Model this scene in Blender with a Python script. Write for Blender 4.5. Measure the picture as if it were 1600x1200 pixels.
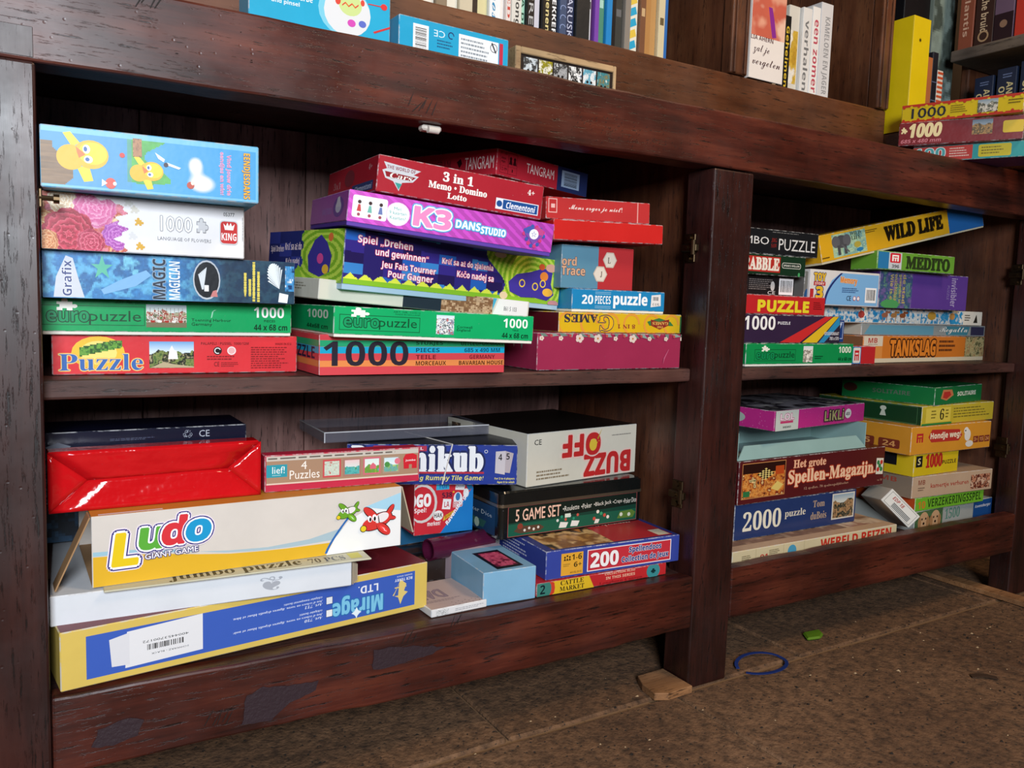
import bpy, bmesh, math, random
import numpy as np
from mathutils import Matrix, Vector

for _o in list(bpy.data.objects):
    bpy.data.objects.remove(_o)
SC = bpy.context.scene
COL = SC.collection
R = math.radians

# ---------------------------------------------------------------- camera, world, lights, exposure
cam = bpy.data.objects.new('camera', bpy.data.cameras.new('camera'))
COL.objects.link(cam)
SC.camera = cam
cam.data.sensor_width = 36
cam.data.lens = 28.71
cam.data.clip_start = .01
_y, _p, _r = 0.54427, -0.09562, 0.03096
_f = Vector((math.sin(_y) * math.cos(_p), math.cos(_y) * math.cos(_p), math.sin(_p)))
_r0 = Vector((math.cos(_y), -math.sin(_y), 0))
_u0 = _r0.cross(_f)
_rt = math.cos(_r) * _r0 + math.sin(_r) * _u0
_up = -math.sin(_r) * _r0 + math.cos(_r) * _u0
cam.matrix_world = Matrix(((_rt.x, _up.x, -_f.x, 0), (_rt.y, _up.y, -_f.y, -.91576), (_rt.z, _up.z, -_f.z, .60063), (0, 0, 0, 1)))

w = bpy.data.worlds.new('world')
SC.world = w
w.use_nodes = True
w.node_tree.nodes['Background'].inputs[0].default_value = (1.0, .86, .72, 1)
w.node_tree.nodes['Background'].inputs[1].default_value = .035

def area(name, loc, aim, sx, sy, power, color):
    l = bpy.data.lights.new(name, 'AREA')
    l.shape = 'RECTANGLE'; l.size = sx; l.size_y = sy; l.energy = power; l.color = color
    o = bpy.data.objects.new(name, l); COL.objects.link(o)
    o.location = loc
    o.rotation_euler = (Vector(aim) - Vector(loc)).to_track_quat('-Z', 'Y').to_euler()
    return o
area('window_daylight', (-.30, -2.05, 1.15), (.4, 0, .62), .62, .62, 62, (.87, .93, 1.0))
area('ceiling_lamp', (1.5, -1.3, 2.3), (1.2, .1, .8), .5, .5, 20, (1.0, .72, .46))
SC.view_settings.view_transform = 'Standard'
SC.view_settings.look = 'None'
SC.view_settings.exposure = 0.0
SC.view_settings.gamma = 1.0
SC.view_settings.use_curve_mapping = False

# ---------------------------------------------------------------- helpers
def lin(h):
    if isinstance(h, str):
        h = h.lstrip('#')
        c = [int(h[i:i + 2], 16) / 255 for i in (0, 2, 4)]
    else:
        c = h
    return tuple((x / 12.92 if x <= .04045 else ((x + .055) / 1.055) ** 2.4) for x in c)

def tag(o, label=None, cat=None, group=None, kind=None):
    if label: o['label'] = label
    if cat: o['category'] = cat
    if group: o['group'] = group
    if kind: o['kind'] = kind
    return o

def empty(name, loc=(0, 0, 0), rot=None, label=None, cat=None, group=None):
    o = bpy.data.objects.new(name, None)
    o.empty_display_size = .02
    COL.objects.link(o)
    if rot is not None: o.matrix_world = Matrix.Translation(loc) @ rot.to_4x4()
    else: o.location = loc
    return tag(o, label, cat, group)

def mobj(name, verts, faces, mats, parent=None, mi=None, smooth=False):
    me = bpy.data.meshes.new(name)
    me.from_pydata(verts, [], faces)
    for m in (mats if isinstance(mats, (list, tuple)) else [mats]): me.materials.append(m)
    if mi is not None: me.polygons.foreach_set('material_index', mi)
    if smooth: me.polygons.foreach_set('use_smooth', [True] * len(me.polygons))
    me.update()
    o = bpy.data.objects.new(name, me)
    COL.objects.link(o)
    if parent: o.parent = parent
    return o

def bobj(name, bm, mats, parent=None, smooth=False):
    me = bpy.data.meshes.new(name)
    bm.to_mesh(me); bm.free()
    for m in (mats if isinstance(mats, (list, tuple)) else [mats]): me.materials.append(m)
    if smooth: me.polygons.foreach_set('use_smooth', [True] * len(me.polygons))
    o = bpy.data.objects.new(name, me)
    COL.objects.link(o)
    if parent: o.parent = parent
    return o

def bm_box(bm, a, b, bev=0.0, edge_mat=None, seg=1, M=None):
    """axis aligned box between corners a and b, with bevelled (worn) edges"""
    g = bmesh.ops.create_cube(bm, size=1)
    vs = g['verts']
    for v in vs:
        v.co = Vector([(a[i] + b[i]) / 2 + v.co[i] * (b[i] - a[i]) for i in range(3)])
    fs0 = set(f for v in vs for f in v.link_faces)
    if bev:
        es = list(set(e for v in vs for e in v.link_edges))
        r = bmesh.ops.bevel(bm, geom=es, offset=bev, segments=seg, profile=.5, affect='EDGES')
        vs = list(set(v for f in r['faces'] for v in f.verts))
        fs = set(f for v in vs for f in v.link_faces)
        if edge_mat is not None:
            for f in fs:
                n = f.normal
                f.normal_update(); n = f.normal
                if max(abs(n.x), abs(n.y), abs(n.z)) < .98: f.material_index = edge_mat
    if M is not None:
        bmesh.ops.transform(bm, matrix=M, verts=vs)
    return vs

def bm_cyl(bm, p0, p1, r0, r1=None, seg=16, cap=True):
    p0 = Vector(p0); p1 = Vector(p1); d = p1 - p0
    g = bmesh.ops.create_cone(bm, cap_ends=cap, segments=seg, radius1=r0, radius2=r0 if r1 is None else r1, depth=d.length)
    M = Matrix.Translation((p0 + p1) / 2) @ d.to_track_quat('Z', 'Y').to_matrix().to_4x4()
    bmesh.ops.transform(bm, matrix=M, verts=g['verts'])

# ---------------------------------------------------------------- materials
def newmat(name):
    m = bpy.data.materials.new(name); m.use_nodes = True
    nt = m.node_tree
    return m, nt, nt.nodes['Principled BSDF']

def N(nt, t, **kw):
    n = nt.nodes.new(t)
    for k, v in kw.items(): setattr(n, k, v)
    return n

def ramp(nt, src, stops):
    r = N(nt, 'ShaderNodeValToRGB')
    while len(r.color_ramp.elements) < len(stops): r.color_ramp.elements.new(.5)
    for e, (p, c) in zip(r.color_ramp.elements, stops):
        e.position = p; e.color = (*c, 1) if len(c) == 3 else c
    nt.links.new(src, r.inputs[0])
    return r

def noise(nt, vec, scale, detail=4, rough=.6):
    n = N(nt, 'ShaderNodeTexNoise')
    n.inputs['Scale'].default_value = scale; n.inputs['Detail'].default_value = detail; n.inputs['Roughness'].default_value = rough
    nt.links.new(vec, n.inputs['Vector'])
    return n

def mapping(nt, scale, rot=(0, 0, 0), loc=(0, 0, 0)):
    tc = N(nt, 'ShaderNodeTexCoord'); mp = N(nt, 'ShaderNodeMapping')
    mp.inputs['Scale'].default_value = scale; mp.inputs['Rotation'].default_value = rot; mp.inputs['Location'].default_value = loc
    nt.links.new(tc.outputs['Object'], mp.inputs['Vector'])
    return mp.outputs['Vector']

def mix(nt, fac, a, b, mode='MIX'):
    m = N(nt, 'ShaderNodeMix', data_type='RGBA', blend_type=mode)
    if hasattr(fac, 'is_linked') or hasattr(fac, 'links'): nt.links.new(fac, m.inputs[0])
    else: m.inputs[0].default_value = fac
    for i, x in ((6, a), (7, b)):
        if isinstance(x, tuple): m.inputs[i].default_value = (*x, 1)
        else: nt.links.new(x, m.inputs[i])
    return m.outputs[2]

def wood(name, c0, c1, c2, axis='x', rough=.36, loc=(0, 0, 0), bump=.6, dents=.6, coat=.15):
    m, nt, b = newmat(name)
    st = {'x': (.09, 1, 1), 'z': (1, 1, .09), 'y': (1, .09, 1)}[axis]
    v = mapping(nt, st, loc=loc)
    g1 = noise(nt, v, 42, 6, .62)
    g2 = noise(nt, v, 260, 4, .7)
    big = noise(nt, mapping(nt, (1, 1, 1), loc=loc), 6, 4, .55)
    r1 = ramp(nt, g1.outputs[0], [(.28, c0), (.5, c1), (.74, c2)])
    r2 = ramp(nt, big.outputs[0], [(.32, (.42, .42, .44)), (.62, (1.1, 1.1, 1.1))])
    c = mix(nt, 1.0, r1.outputs[0], r2.outputs[0], 'MULTIPLY')
    pore = ramp(nt, g2.outputs[0], [(.34, (0, 0, 0)), (.43, (1, 1, 1))])
    c = mix(nt, pore.outputs[0], tuple(x * .35 for x in c0), c)
    nt.links.new(c, b.inputs['Base Color'])
    rr = ramp(nt, noise(nt, mapping(nt, (1, 1, 1), loc=(3, 1, 2)), 9, 5, .6).outputs[0], [(.3, (rough * .75,) * 3), (.7, (rough * 1.5,) * 3)])
    nt.links.new(rr.outputs[0], b.inputs['Roughness'])
    b.inputs['Coat Weight'].default_value = coat; b.inputs['Coat Roughness'].default_value = .3
    vor = N(nt, 'ShaderNodeTexVoronoi'); vor.inputs['Scale'].default_value = 70
    nt.links.new(mapping(nt, (1, 1, 1)), vor.inputs['Vector'])
    dd = ramp(nt, vor.outputs['Distance'], [(.03, (0, 0, 0)), (.12, (1, 1, 1))])
    h = mix(nt, dents, (1, 1, 1), dd.outputs[0], 'MULTIPLY')
    h = mix(nt, .5, h, mix(nt, .5, g1.outputs[0], pore.outputs[0]))
    bp = N(nt, 'ShaderNodeBump'); bp.inputs['Strength'].default_value = bump; bp.inputs['Distance'].default_value = .0012
    nt.links.new(h, bp.inputs['Height']); nt.links.new(bp.outputs[0], b.inputs['Normal'])
    return m

def plain(name, h, rough=.5, metal=0.0, spec=.5, bump=0, bscale=60):
    m, nt, b = newmat(name)
    c = lin(h)
    n = noise(nt, mapping(nt, (1, 1, 1)), bscale, 3)
    cc = mix(nt, n.outputs[0], tuple(x * .85 for x in c), tuple(min(1, x * 1.08) for x in c))
    nt.links.new(cc, b.inputs['Base Color'])
    b.inputs['Roughness'].default_value = rough; b.inputs['Metallic'].default_value = metal
    if bump:
        bp = N(nt, 'ShaderNodeBump'); bp.inputs['Strength'].default_value = bump; bp.inputs['Distance'].default_value = .001
        nt.links.new(n.outputs[0], bp.inputs['Height']); nt.links.new(bp.outputs[0], b.inputs['Normal'])
    return m

_card = {}
def card(h, rough=.36, wob=.12):
    """printed box board: flat colour with faint rubbing and a slight waviness"""
    k = (h, rough, wob)
    if k in _card: return _card[k]
    m, nt, b = newmat('printed_board_' + h.lstrip('#'))
    c = lin(h)
    v = mapping(nt, (1, 1, 1))
    big = noise(nt, v, 14, 4, .6)
    cc = mix(nt, big.outputs[0], tuple(x * .86 for x in c), tuple(min(1, x * 1.08 + .004) for x in c))
    sp = noise(nt, v, 420, 3, .7)
    sm = ramp(nt, sp.outputs[0], [(.735, (0, 0, 0)), (.76, (1, 1, 1))])
    cc = mix(nt, sm.outputs[0], cc, tuple(.5 * x + .3 for x in c))
    nt.links.new(cc, b.inputs['Base Color'])
    b.inputs['Roughness'].default_value = rough; b.inputs['Specular IOR Level'].default_value = .5 if rough < .3 else .3
    bp = N(nt, 'ShaderNodeBump'); bp.inputs['Strength'].default_value = wob; bp.inputs['Distance'].default_value = .004
    nt.links.new(noise(nt, v, 30, 3).outputs[0], bp.inputs['Height']); nt.links.new(bp.outputs[0], b.inputs['Normal'])
    _card[k] = m
    return m

_worn = {}
def worn(h):
    """rubbed edge of a printed box: print colour broken by bare grey-white board"""
    if h in _worn: return _worn[h]
    m, nt, b = newmat('worn_edge_' + h.lstrip('#'))
    c = lin(h)
    n = noise(nt, mapping(nt, (1, 1, 1)), 95, 5, .7)
    r = ramp(nt, n.outputs[0], [(.44, (0, 0, 0)), (.58, (1, 1, 1))])
    nt.links.new(mix(nt, r.outputs[0], c, tuple(.25 * x + .42 for x in c)), b.inputs['Base Color'])
    b.inputs['Roughness'].default_value = .7
    _worn[h] = m
    return m

INK, _nt, _b = newmat('printing_ink')
_a = N(_nt, 'ShaderNodeVertexColor'); _a.layer_name = 'Col'
_nt.links.new(_a.outputs[0], _b.inputs['Base Color'])
_b.inputs['Roughness'].default_value = .38; _b.inputs['Specular IOR Level'].default_value = .3
_bp = N(_nt, 'ShaderNodeBump'); _bp.inputs['Strength'].default_value = .1; _bp.inputs['Distance'].default_value = .004
_nt.links.new(noise(_nt, mapping(_nt, (1, 1, 1)), 30, 3).outputs[0], _bp.inputs['Height']); _nt.links.new(_bp.outputs[0], _b.inputs['Normal'])

# ---------------------------------------------------------------- lettering and flat print
_tc = {}
_TXT = bpy.data.objects.new('type', bpy.data.curves.new('type', 'FONT'))   # one text block, reused to shape every word
_TXT.data.fill_mode = 'FRONT'; _TXT.data.space_line = .8
def uni(s, f):
    base = {'b': (0x1D5D4, 0x1D5EE, 0x1D7EC), 'r': (0x1D400, 0x1D41A, 0x1D7CE), 'i': (0x1D468, 0x1D482, 0x1D7CE),
            'c': (0x1D4D0, 0x1D4EA, 0x1D7CE), 'o': (0x1D63C, 0x1D656, 0x1D7EC)}.get(f)
    if not base: return s
    o = ''
    for ch in s:
        if 'A' <= ch <= 'Z': o += chr(base[0] + ord(ch) - 65)
        elif 'a' <= ch <= 'z': o += chr(base[1] + ord(ch) - 97)
        elif '0' <= ch <= '9': o += chr(base[2] + ord(ch) - 48)
        else: o += ch
    return o

def glyphs(s, f='s'):
    k = (s, f)
    if k in _tc: return _tc[k]
    c = _TXT.data
    c.body = uni(s, f); c.resolution_u = 2 if len(s) < 14 else 1
    me = _TXT.to_mesh()
    n = len(me.vertices)
    co = np.zeros(n * 3); me.vertices.foreach_get('co', co); co = co.reshape(-1, 3)[:, :2].copy()
    fs = [tuple(p.vertices) for p in me.polygons]
    _TXT.to_mesh_clear()
    _tc[k] = (co, fs)
    return _tc[k]

def vnoise(x, y, seed):
    rs = np.random.RandomState(seed); g = rs.rand(64, 64)
    xi = np.floor(x).astype(int); yi = np.floor(y).astype(int); fx = x - xi; fy = y - yi
    fx = fx * fx * (3 - 2 * fx); fy = fy * fy * (3 - 2 * fy)
    a = g[yi % 64, xi % 64]; b = g[yi % 64, (xi + 1) % 64]; c = g[(yi + 1) % 64, xi % 64]; d = g[(yi + 1) % 64, (xi + 1) % 64]
    return (a * (1 - fx) + b * fx) * (1 - fy) + (c * (1 - fx) + d * fx) * fy
def fbm(x, y, seed, o=3):
    return sum(vnoise(x * 2 ** i, y * 2 ** i, seed + i) * .5 ** i for i in range(o)) / sum(.5 ** i for i in range(o))

class Print:
    """flat print on the faces of a box; one mesh per part name"""
    def __init__(s, root, w, d, h, z0=0.0):
        s.root = root; s.P = {}; s.n = {}; s.dx = 0
        X, D = w / 2, d / 2
        V = Vector
        s.F = {'F': (V((-X, -D, z0)), V((w, 0, 0)), V((0, 0, h)), V((0, -1, 0))),
               'B': (V((X, D, z0)), V((-w, 0, 0)), V((0, 0, h)), V((0, 1, 0))),
               'L': (V((-X, D, z0)), V((0, -d, 0)), V((0, 0, h)), V((-1, 0, 0))),
               'R': (V((X, -D, z0)), V((0, d, 0)), V((0, 0, h)), V((1, 0, 0))),
               'T': (V((-X, -D, z0 + h)), V((w, 0, 0)), V((0, d, 0)), V((0, 0, 1))),
               'D': (V((-X, D, z0)), V((w, 0, 0)), V((0, -d, 0)), V((0, 0, -1)))}
        s.dim = {k: (f[1].length, f[2].length) for k, f in s.F.items()}
    def add(s, face, part, uv, faces, cols, step=None):
        s.n[face] = s.n.get(face, 0) + 1
        O, U, W, n = s.F[face]
        off = .0001 + .000022 * s.n[face]
        A = np.array(uv, dtype=float)
        if s.dx and face == 'F': A[:, 0] = (A[:, 0] * (s.dim['F'][0] - s.dx) + s.dx) / s.dim['F'][0]
        A = np.clip(A, .003, .997)
        pts = np.array(O + n * off)[None] + A[:, :1] * np.array(U)[None] + A[:, 1:2] * np.array(W)[None]
        if step is not None:
            pts = pts + np.array(n)[None] * step[:, None]; s.n[face] += int(step.max() / .000022) + 1
        s.P.setdefault((part, face), []).append((pts, [tuple(f) for f in faces], cols if isinstance(cols, list) else [cols] * len(faces), pts.min(0), pts.max(0)))
    def poly(s, face, part, pts, col):
        s.add(face, part, pts, [tuple(range(len(pts)))], lin(col))
    def rect(s, face, part, u0, v0, u1, v1, col):
        s.poly(face, part, [(u0, v0), (u1, v0), (u1, v1), (u0, v1)], col)
    def rrect(s, face, part, u0, v0, u1, v1, col, r=.25):
        fw, fh = s.dim[face]; k = r * min((u1 - u0) * fw, (v1 - v0) * fh); ru, rv = k / fw, k / fh
        pts = []
        for cx, cy, a0 in ((u1 - ru, v1 - rv, 0), (u0 + ru, v1 - rv, 90), (u0 + ru, v0 + rv, 180), (u1 - ru, v0 + rv, 270)):
            for a in (0, 30, 60, 90): pts.append((cx + ru * math.cos(R(a0 + a)), cy + rv * math.sin(R(a0 + a))))
        s.poly(face, part, pts, col)
    def frame(s, face, part, u0, v0, u1, v1, t, col):
        fw, fh = s.dim[face]; a, b = t / fw, t / fh
        pts = [(u0, v0), (u1, v0), (u1, v1), (u0, v1), (u0 + a, v0 + b), (u1 - a, v0 + b), (u1 - a, v1 - b), (u0 + a, v1 - b)]
        s.add(face, part, pts, [(0, 1, 5, 4), (1, 2, 6, 5), (2, 3, 7, 6), (3, 0, 4, 7)], lin(col))
    def ell(s, face, part, cu, cv, ru, rv=None, col='#000000', a0=0, a1=360, n=20):
        fw, fh = s.dim[face]
        if rv is None: rv = ru * fw / fh
        pts = [(cu + ru * math.cos(R(a0 + (a1 - a0) * i / n)), cv + rv * math.sin(R(a0 + (a1 - a0) * i / n))) for i in range(n if a1 - a0 == 360 else n + 1)]
        s.poly(face, part, pts, col)
    def ring(s, face, part, cu, cv, ru, t=.2, col='#000000', a0=0, a1=360, n=20, rv=None):
        fw, fh = s.dim[face]
        if rv is None: rv = ru * fw / fh
        pts = []; fs = []
        for i in range(n + 1):
            a = R(a0 + (a1 - a0) * i / n)
            for k in (1, 1 - t): pts.append((cu + ru * k * math.cos(a), cv + rv * k * math.sin(a)))
        for i in range(n): fs.append((2 * i, 2 * i + 2, 2 * i + 3, 2 * i + 1))
        s.add(face, part, pts, fs, lin(col))
    def text(s, face, txt, u0, v0, u1, v1, col, f='b', rot=0, out=None, off=0.0, part='lettering', slant=0.0, rise=0.0, aff=None):
        """lettering stretched into the rectangle; rot in quarter turns; rise tilts the line"""
        if txt == '🧩':    # jigsaw piece: body, two knobs, two sockets left open
            def piece(g_, c_):
                W, H = u1 - u0, v1 - v0; C = lambda x, y, r: [(x + r * math.cos(R(a * 30)), y + r * math.sin(R(a * 30))) for a in range(12)]
                for pts in ([(.18 - g_, .20 - g_), (.42 - g_, .20 - g_), (.42, .34), (.60, .34), (.60 + g_, .20 - g_), (.84 + g_, .20 - g_), (.84 + g_, .78 + g_), (.18 - g_, .78 + g_), (.18 - g_, .62), (.30, .60), (.30, .42), (.18 - g_, .40)], C(.51, .86, .14 + g_), C(.92, .49, .13 + g_)):
                    s.poly(face, part, [(u0 + W * x, v0 + H * y) for x, y in pts], c_)
            if out: piece(.05, (out if isinstance(out, tuple) else out[0])[0])
            piece(0, col)
            return
        if f == 'o': f = 'b'; slant = slant or .18 if rot == 0 else slant
        if f == 'i': f = 'r'; slant = slant or .22 if rot in (0, 180) else slant
        co, fs = glyphs(txt, f)
        if not len(co): return
        mn, mx = co.min(0), co.max(0)
        fw, fh = s.dim[face]
        q = (co - mn) / np.maximum(mx - mn, 1e-6)
        sl = slant * (mx[1] - mn[1]) / max(mx[0] - mn[0], 1e-6)
        q[:, 0] = (q[:, 0] + sl * q[:, 1]) / (1 + abs(sl))
        if rot == 180: q = 1 - q
        elif rot == 90: q = np.stack([1 - q[:, 1], q[:, 0]], 1)
        elif rot == 270: q = np.stack([q[:, 1], 1 - q[:, 0]], 1)
        uv = np.stack([u0 + (u1 - u0) * q[:, 0], v0 + (v1 - v0) * q[:, 1] + rise * q[:, 0]], 1)
        if aff:   # baseline and up vectors across the face
            (au, av), (bu, bv) = aff; uv = np.stack([u0 + q[:, 0] * au + q[:, 1] * bu, v0 + q[:, 0] * av + q[:, 1] * bv], 1)
            v1 = v0 + .14
        em = ((v1 - v0) * fh if rot in (0, 180) else (u1 - u0) * fw) / max(mx[1] - mn[1], 1e-6)
        def put(o_, c_, n):
            if o_ <= 0: s.add(face, part, uv, fs, lin(c_)); return
            m = len(uv); A = []; F = []
            for k in range(n):
                a = 2 * math.pi * k / n
                A.append(uv + np.array([[o_ * em * math.cos(a) / fw, o_ * em * math.sin(a) / fh]])); F += [tuple(i + k * m for i in t) for t in fs]
            s.add(face, part, np.concatenate(A), F, lin(c_), np.repeat(np.arange(n) * .000004, m))
        if out:
            for c_, o_ in (out if isinstance(out, list) else [out]): put(o_ + off, c_, 16 if o_ > .07 else 8)
        put(off, col, 6)
    def lines(s, face, u0, v0, u1, v1, n, col, part='fine_print', seed=0, fill=.45, rot=0):
        rs = random.Random(seed * 7 + n); uv = []; fs = []
        for i in range(n):
            t = (i + .5) / n
            a = 0
            end = rs.uniform(.65, 1)
            while a < end:
                l = rs.uniform(.03, .11)
                b = min(end, a + l)
                if rot: U0 = u0 + (u1 - u0) * (t - fill / 2 / n); U1 = u0 + (u1 - u0) * (t + fill / 2 / n); V0 = v1 - (v1 - v0) * b; V1 = v1 - (v1 - v0) * a
                else: V0 = v1 - (v1 - v0) * (t + fill / 2 / n); V1 = v1 - (v1 - v0) * (t - fill / 2 / n); U0 = u0 + (u1 - u0) * a; U1 = u0 + (u1 - u0) * b
                k = len(uv); uv += [(U0, V0), (U1, V0), (U1, V1), (U0, V1)]; fs.append((k, k + 1, k + 2, k + 3))
                a = b + .018
        s.add(face, part, uv, fs, lin(col))
    def barcode(s, face, u0, v0, u1, v1, seed=1, rot=0, bg='#f2f2f2', part='barcode_sticker'):
        s.rect(face, part, u0, v0, u1, v1, bg)
        rs = random.Random(seed); uv = []; fs = []
        a = .1
        while a < .9:
            wd = rs.choice((.012, .02, .03))
            if rot: q = [(.14, a), (.86, a), (.86, a + wd), (.14, a + wd)]
            else: q = [(a, .16), (a + wd, .16), (a + wd, .88), (a, .88)]
            k = len(uv); uv += [(u0 + (u1 - u0) * x, v0 + (v1 - v0) * y) for x, y in q]; fs.append((k, k + 1, k + 2, k + 3))
            a += wd + rs.choice((.012, .02, .03))
        s.add(face, part, uv, fs, lin('#151515'))
    def pic(s, face, u0, v0, u1, v1, pal, sky=None, hz=.55, seed=1, nx=30, ny=18, sc=5, part='picture', fn=None, mask=None, grain=1.0):
        nx = int(nx * 1.5); ny = int(ny * 1.5)
        xs = (np.arange(nx) + .5) / nx; ys = (np.arange(ny) + .5) / ny
        X, Y = np.meshgrid(xs, ys)
        asp = (u1 - u0) * s.dim[face][0] / max(1e-6, (v1 - v0) * s.dim[face][1])
        n1 = fbm(X * sc * max(asp, .3), Y * sc, seed); n2 = fbm(X * sc * 4 * max(asp, .3), Y * sc * 4, seed + 9)
        P = np.array([lin(c) for c in pal])
        t = np.clip((n1 - .2) / .6 * .75 + n2 * .35 - .05, 0, .999) * (len(P) - 1)
        i0 = t.astype(int); fr = np.clip((t - i0 - .5) * 2.5 + .5, 0, 1)[..., None]
        C = P[i0] * (1 - fr) + P[np.minimum(i0 + 1, len(P) - 1)] * fr
        C = C * (1 - .25 * grain + .5 * grain * fbm(X * sc * 9 * max(asp, .3), Y * sc * 9, seed + 20, 2)[..., None])
        if sky:
            S0, S1 = np.array(lin(sky[0])), np.array(lin(sky[1]))
            hl = hz + (fbm(X * 3 * max(asp, .3), Y * 0 + .3, seed + 5) - .5) * .45
            k = ((Y - hz) / max(.01, 1 - hz)).clip(0, 1)[..., None]
            C = np.where((Y > hl)[..., None], S1 * (1 - k) + S0 * k, C)
        if fn: C = fn(X, Y, C)
        uv = [(u0 + (u1 - u0) * i / nx, v0 + (v1 - v0) * j / ny) for j in range(ny + 1) for i in range(nx + 1)]
        fs = []; cs = []
        for j in range(ny):
            for i in range(nx):
                if mask is not None and not mask(xs[i], ys[j]): continue
                k = j * (nx + 1) + i
                fs.append((k, k + 1, k + nx + 2, k + nx + 1)); cs.append(tuple(float(c) for c in C[j, i]))
        s.add(face, part, uv, fs, cs)
    def flush(s):
        for (part, _), calls in s.P.items():
            n = len(calls); lab = list(range(n))
            def root_(i):
                while lab[i] != i: i = lab[i]
                return i
            for i in range(n):          # shapes of one kind that touch or nearly touch become one part
                for j in range(i):
                    gap = np.maximum(0, np.maximum(calls[i][3] - calls[j][4], calls[j][3] - calls[i][4])).max()
                    sz = max((calls[i][4] - calls[i][3]).max(), (calls[j][4] - calls[j][3]).max())
                    if gap <= max(.009, .2 * sz): lab[root_(i)] = root_(j)
            groups = {}
            for i in range(n): groups.setdefault(root_(i), []).append(calls[i])
            for g in groups.values():
                vs = np.concatenate([c[0] for c in g]); fs = []; cs = []; b0 = 0
                for c in g:
                    fs += [tuple(b0 + k for k in f) for f in c[1]]; cs += c[2]; b0 += len(c[0])
                o = mobj(part, vs.tolist(), fs, INK, s.root)
                at = o.data.color_attributes.new('Col', 'FLOAT_COLOR', 'CORNER')
                cnt = np.array([len(f) for f in fs]); arr = np.ones((cnt.sum(), 4), dtype=np.float32)
                arr[:, :3] = np.repeat(np.array(cs, dtype=np.float32), cnt, axis=0)
                at.data.foreach_set('color', arr.ravel())

def pose(p):
    X, Y, Z, yw, pt, rl, w_, d_, h_ = p
    M = Matrix.Rotation(R(yw), 3, 'Z') @ Matrix.Rotation(R(rl), 3, 'Y') @ Matrix.Rotation(R(pt), 3, 'X')
    return Vector((X, Y, Z)) + M @ Vector((w_ / 2, d_ / 2, 0)), M

def carton(key, name, label, col, cat='game box', style='lid', lip='#e9e4d8', group=None, rough=.36, wob=.12, lip_h=.0032, faces=None, bev=.0011):
    """a boxed game: printed lid over a pale tray (lid / flip), or a one-piece carton (solid)"""
    p = BOX[key]
    w_, d_, h_ = p[6:9]
    loc, M = pose(p)
    root = empty(name, loc, M, label, cat, group)
    X, D = w_ / 2, d_ / 2
    mats = [card(col, rough, wob), worn(col)]
    z0, z1 = 0, h_
    if style == 'lid': z0 = lip_h
    if style == 'flip': z1 = h_ - lip_h
    bm = bmesh.new()
    bm_box(bm, (-X, -D, z0), (X, D, z1), bev, 1)
    if faces:
        for i, (fk, fc) in enumerate(faces.items()):
            mats.append(card(fc, rough, wob))
            nn = {'F': (0, -1, 0), 'B': (0, 1, 0), 'L': (-1, 0, 0), 'R': (1, 0, 0), 'T': (0, 0, 1), 'D': (0, 0, -1)}[fk]
            for f in bm.faces:
                if f.normal.dot(Vector(nn)) > .98: f.material_index = 2 + i
    bobj('lid' if style != 'solid' else 'carton', bm, mats, root)
    if style in ('lid', 'flip'):
        bm = bmesh.new(); q = .0009
        a, b = (0, lip_h + .004) if style == 'lid' else (h_ - lip_h - .004, h_)
        bm_box(bm, (-X + q, -D + q, a), (X - q, D - q, b), .0006)
        bobj('tray', bm, [card(lip, .6)], root)
    P_ = Print(root, w_, d_, z1 - z0, z0)
    P_.dx = DX.get(key, 0)
    return P_

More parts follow.
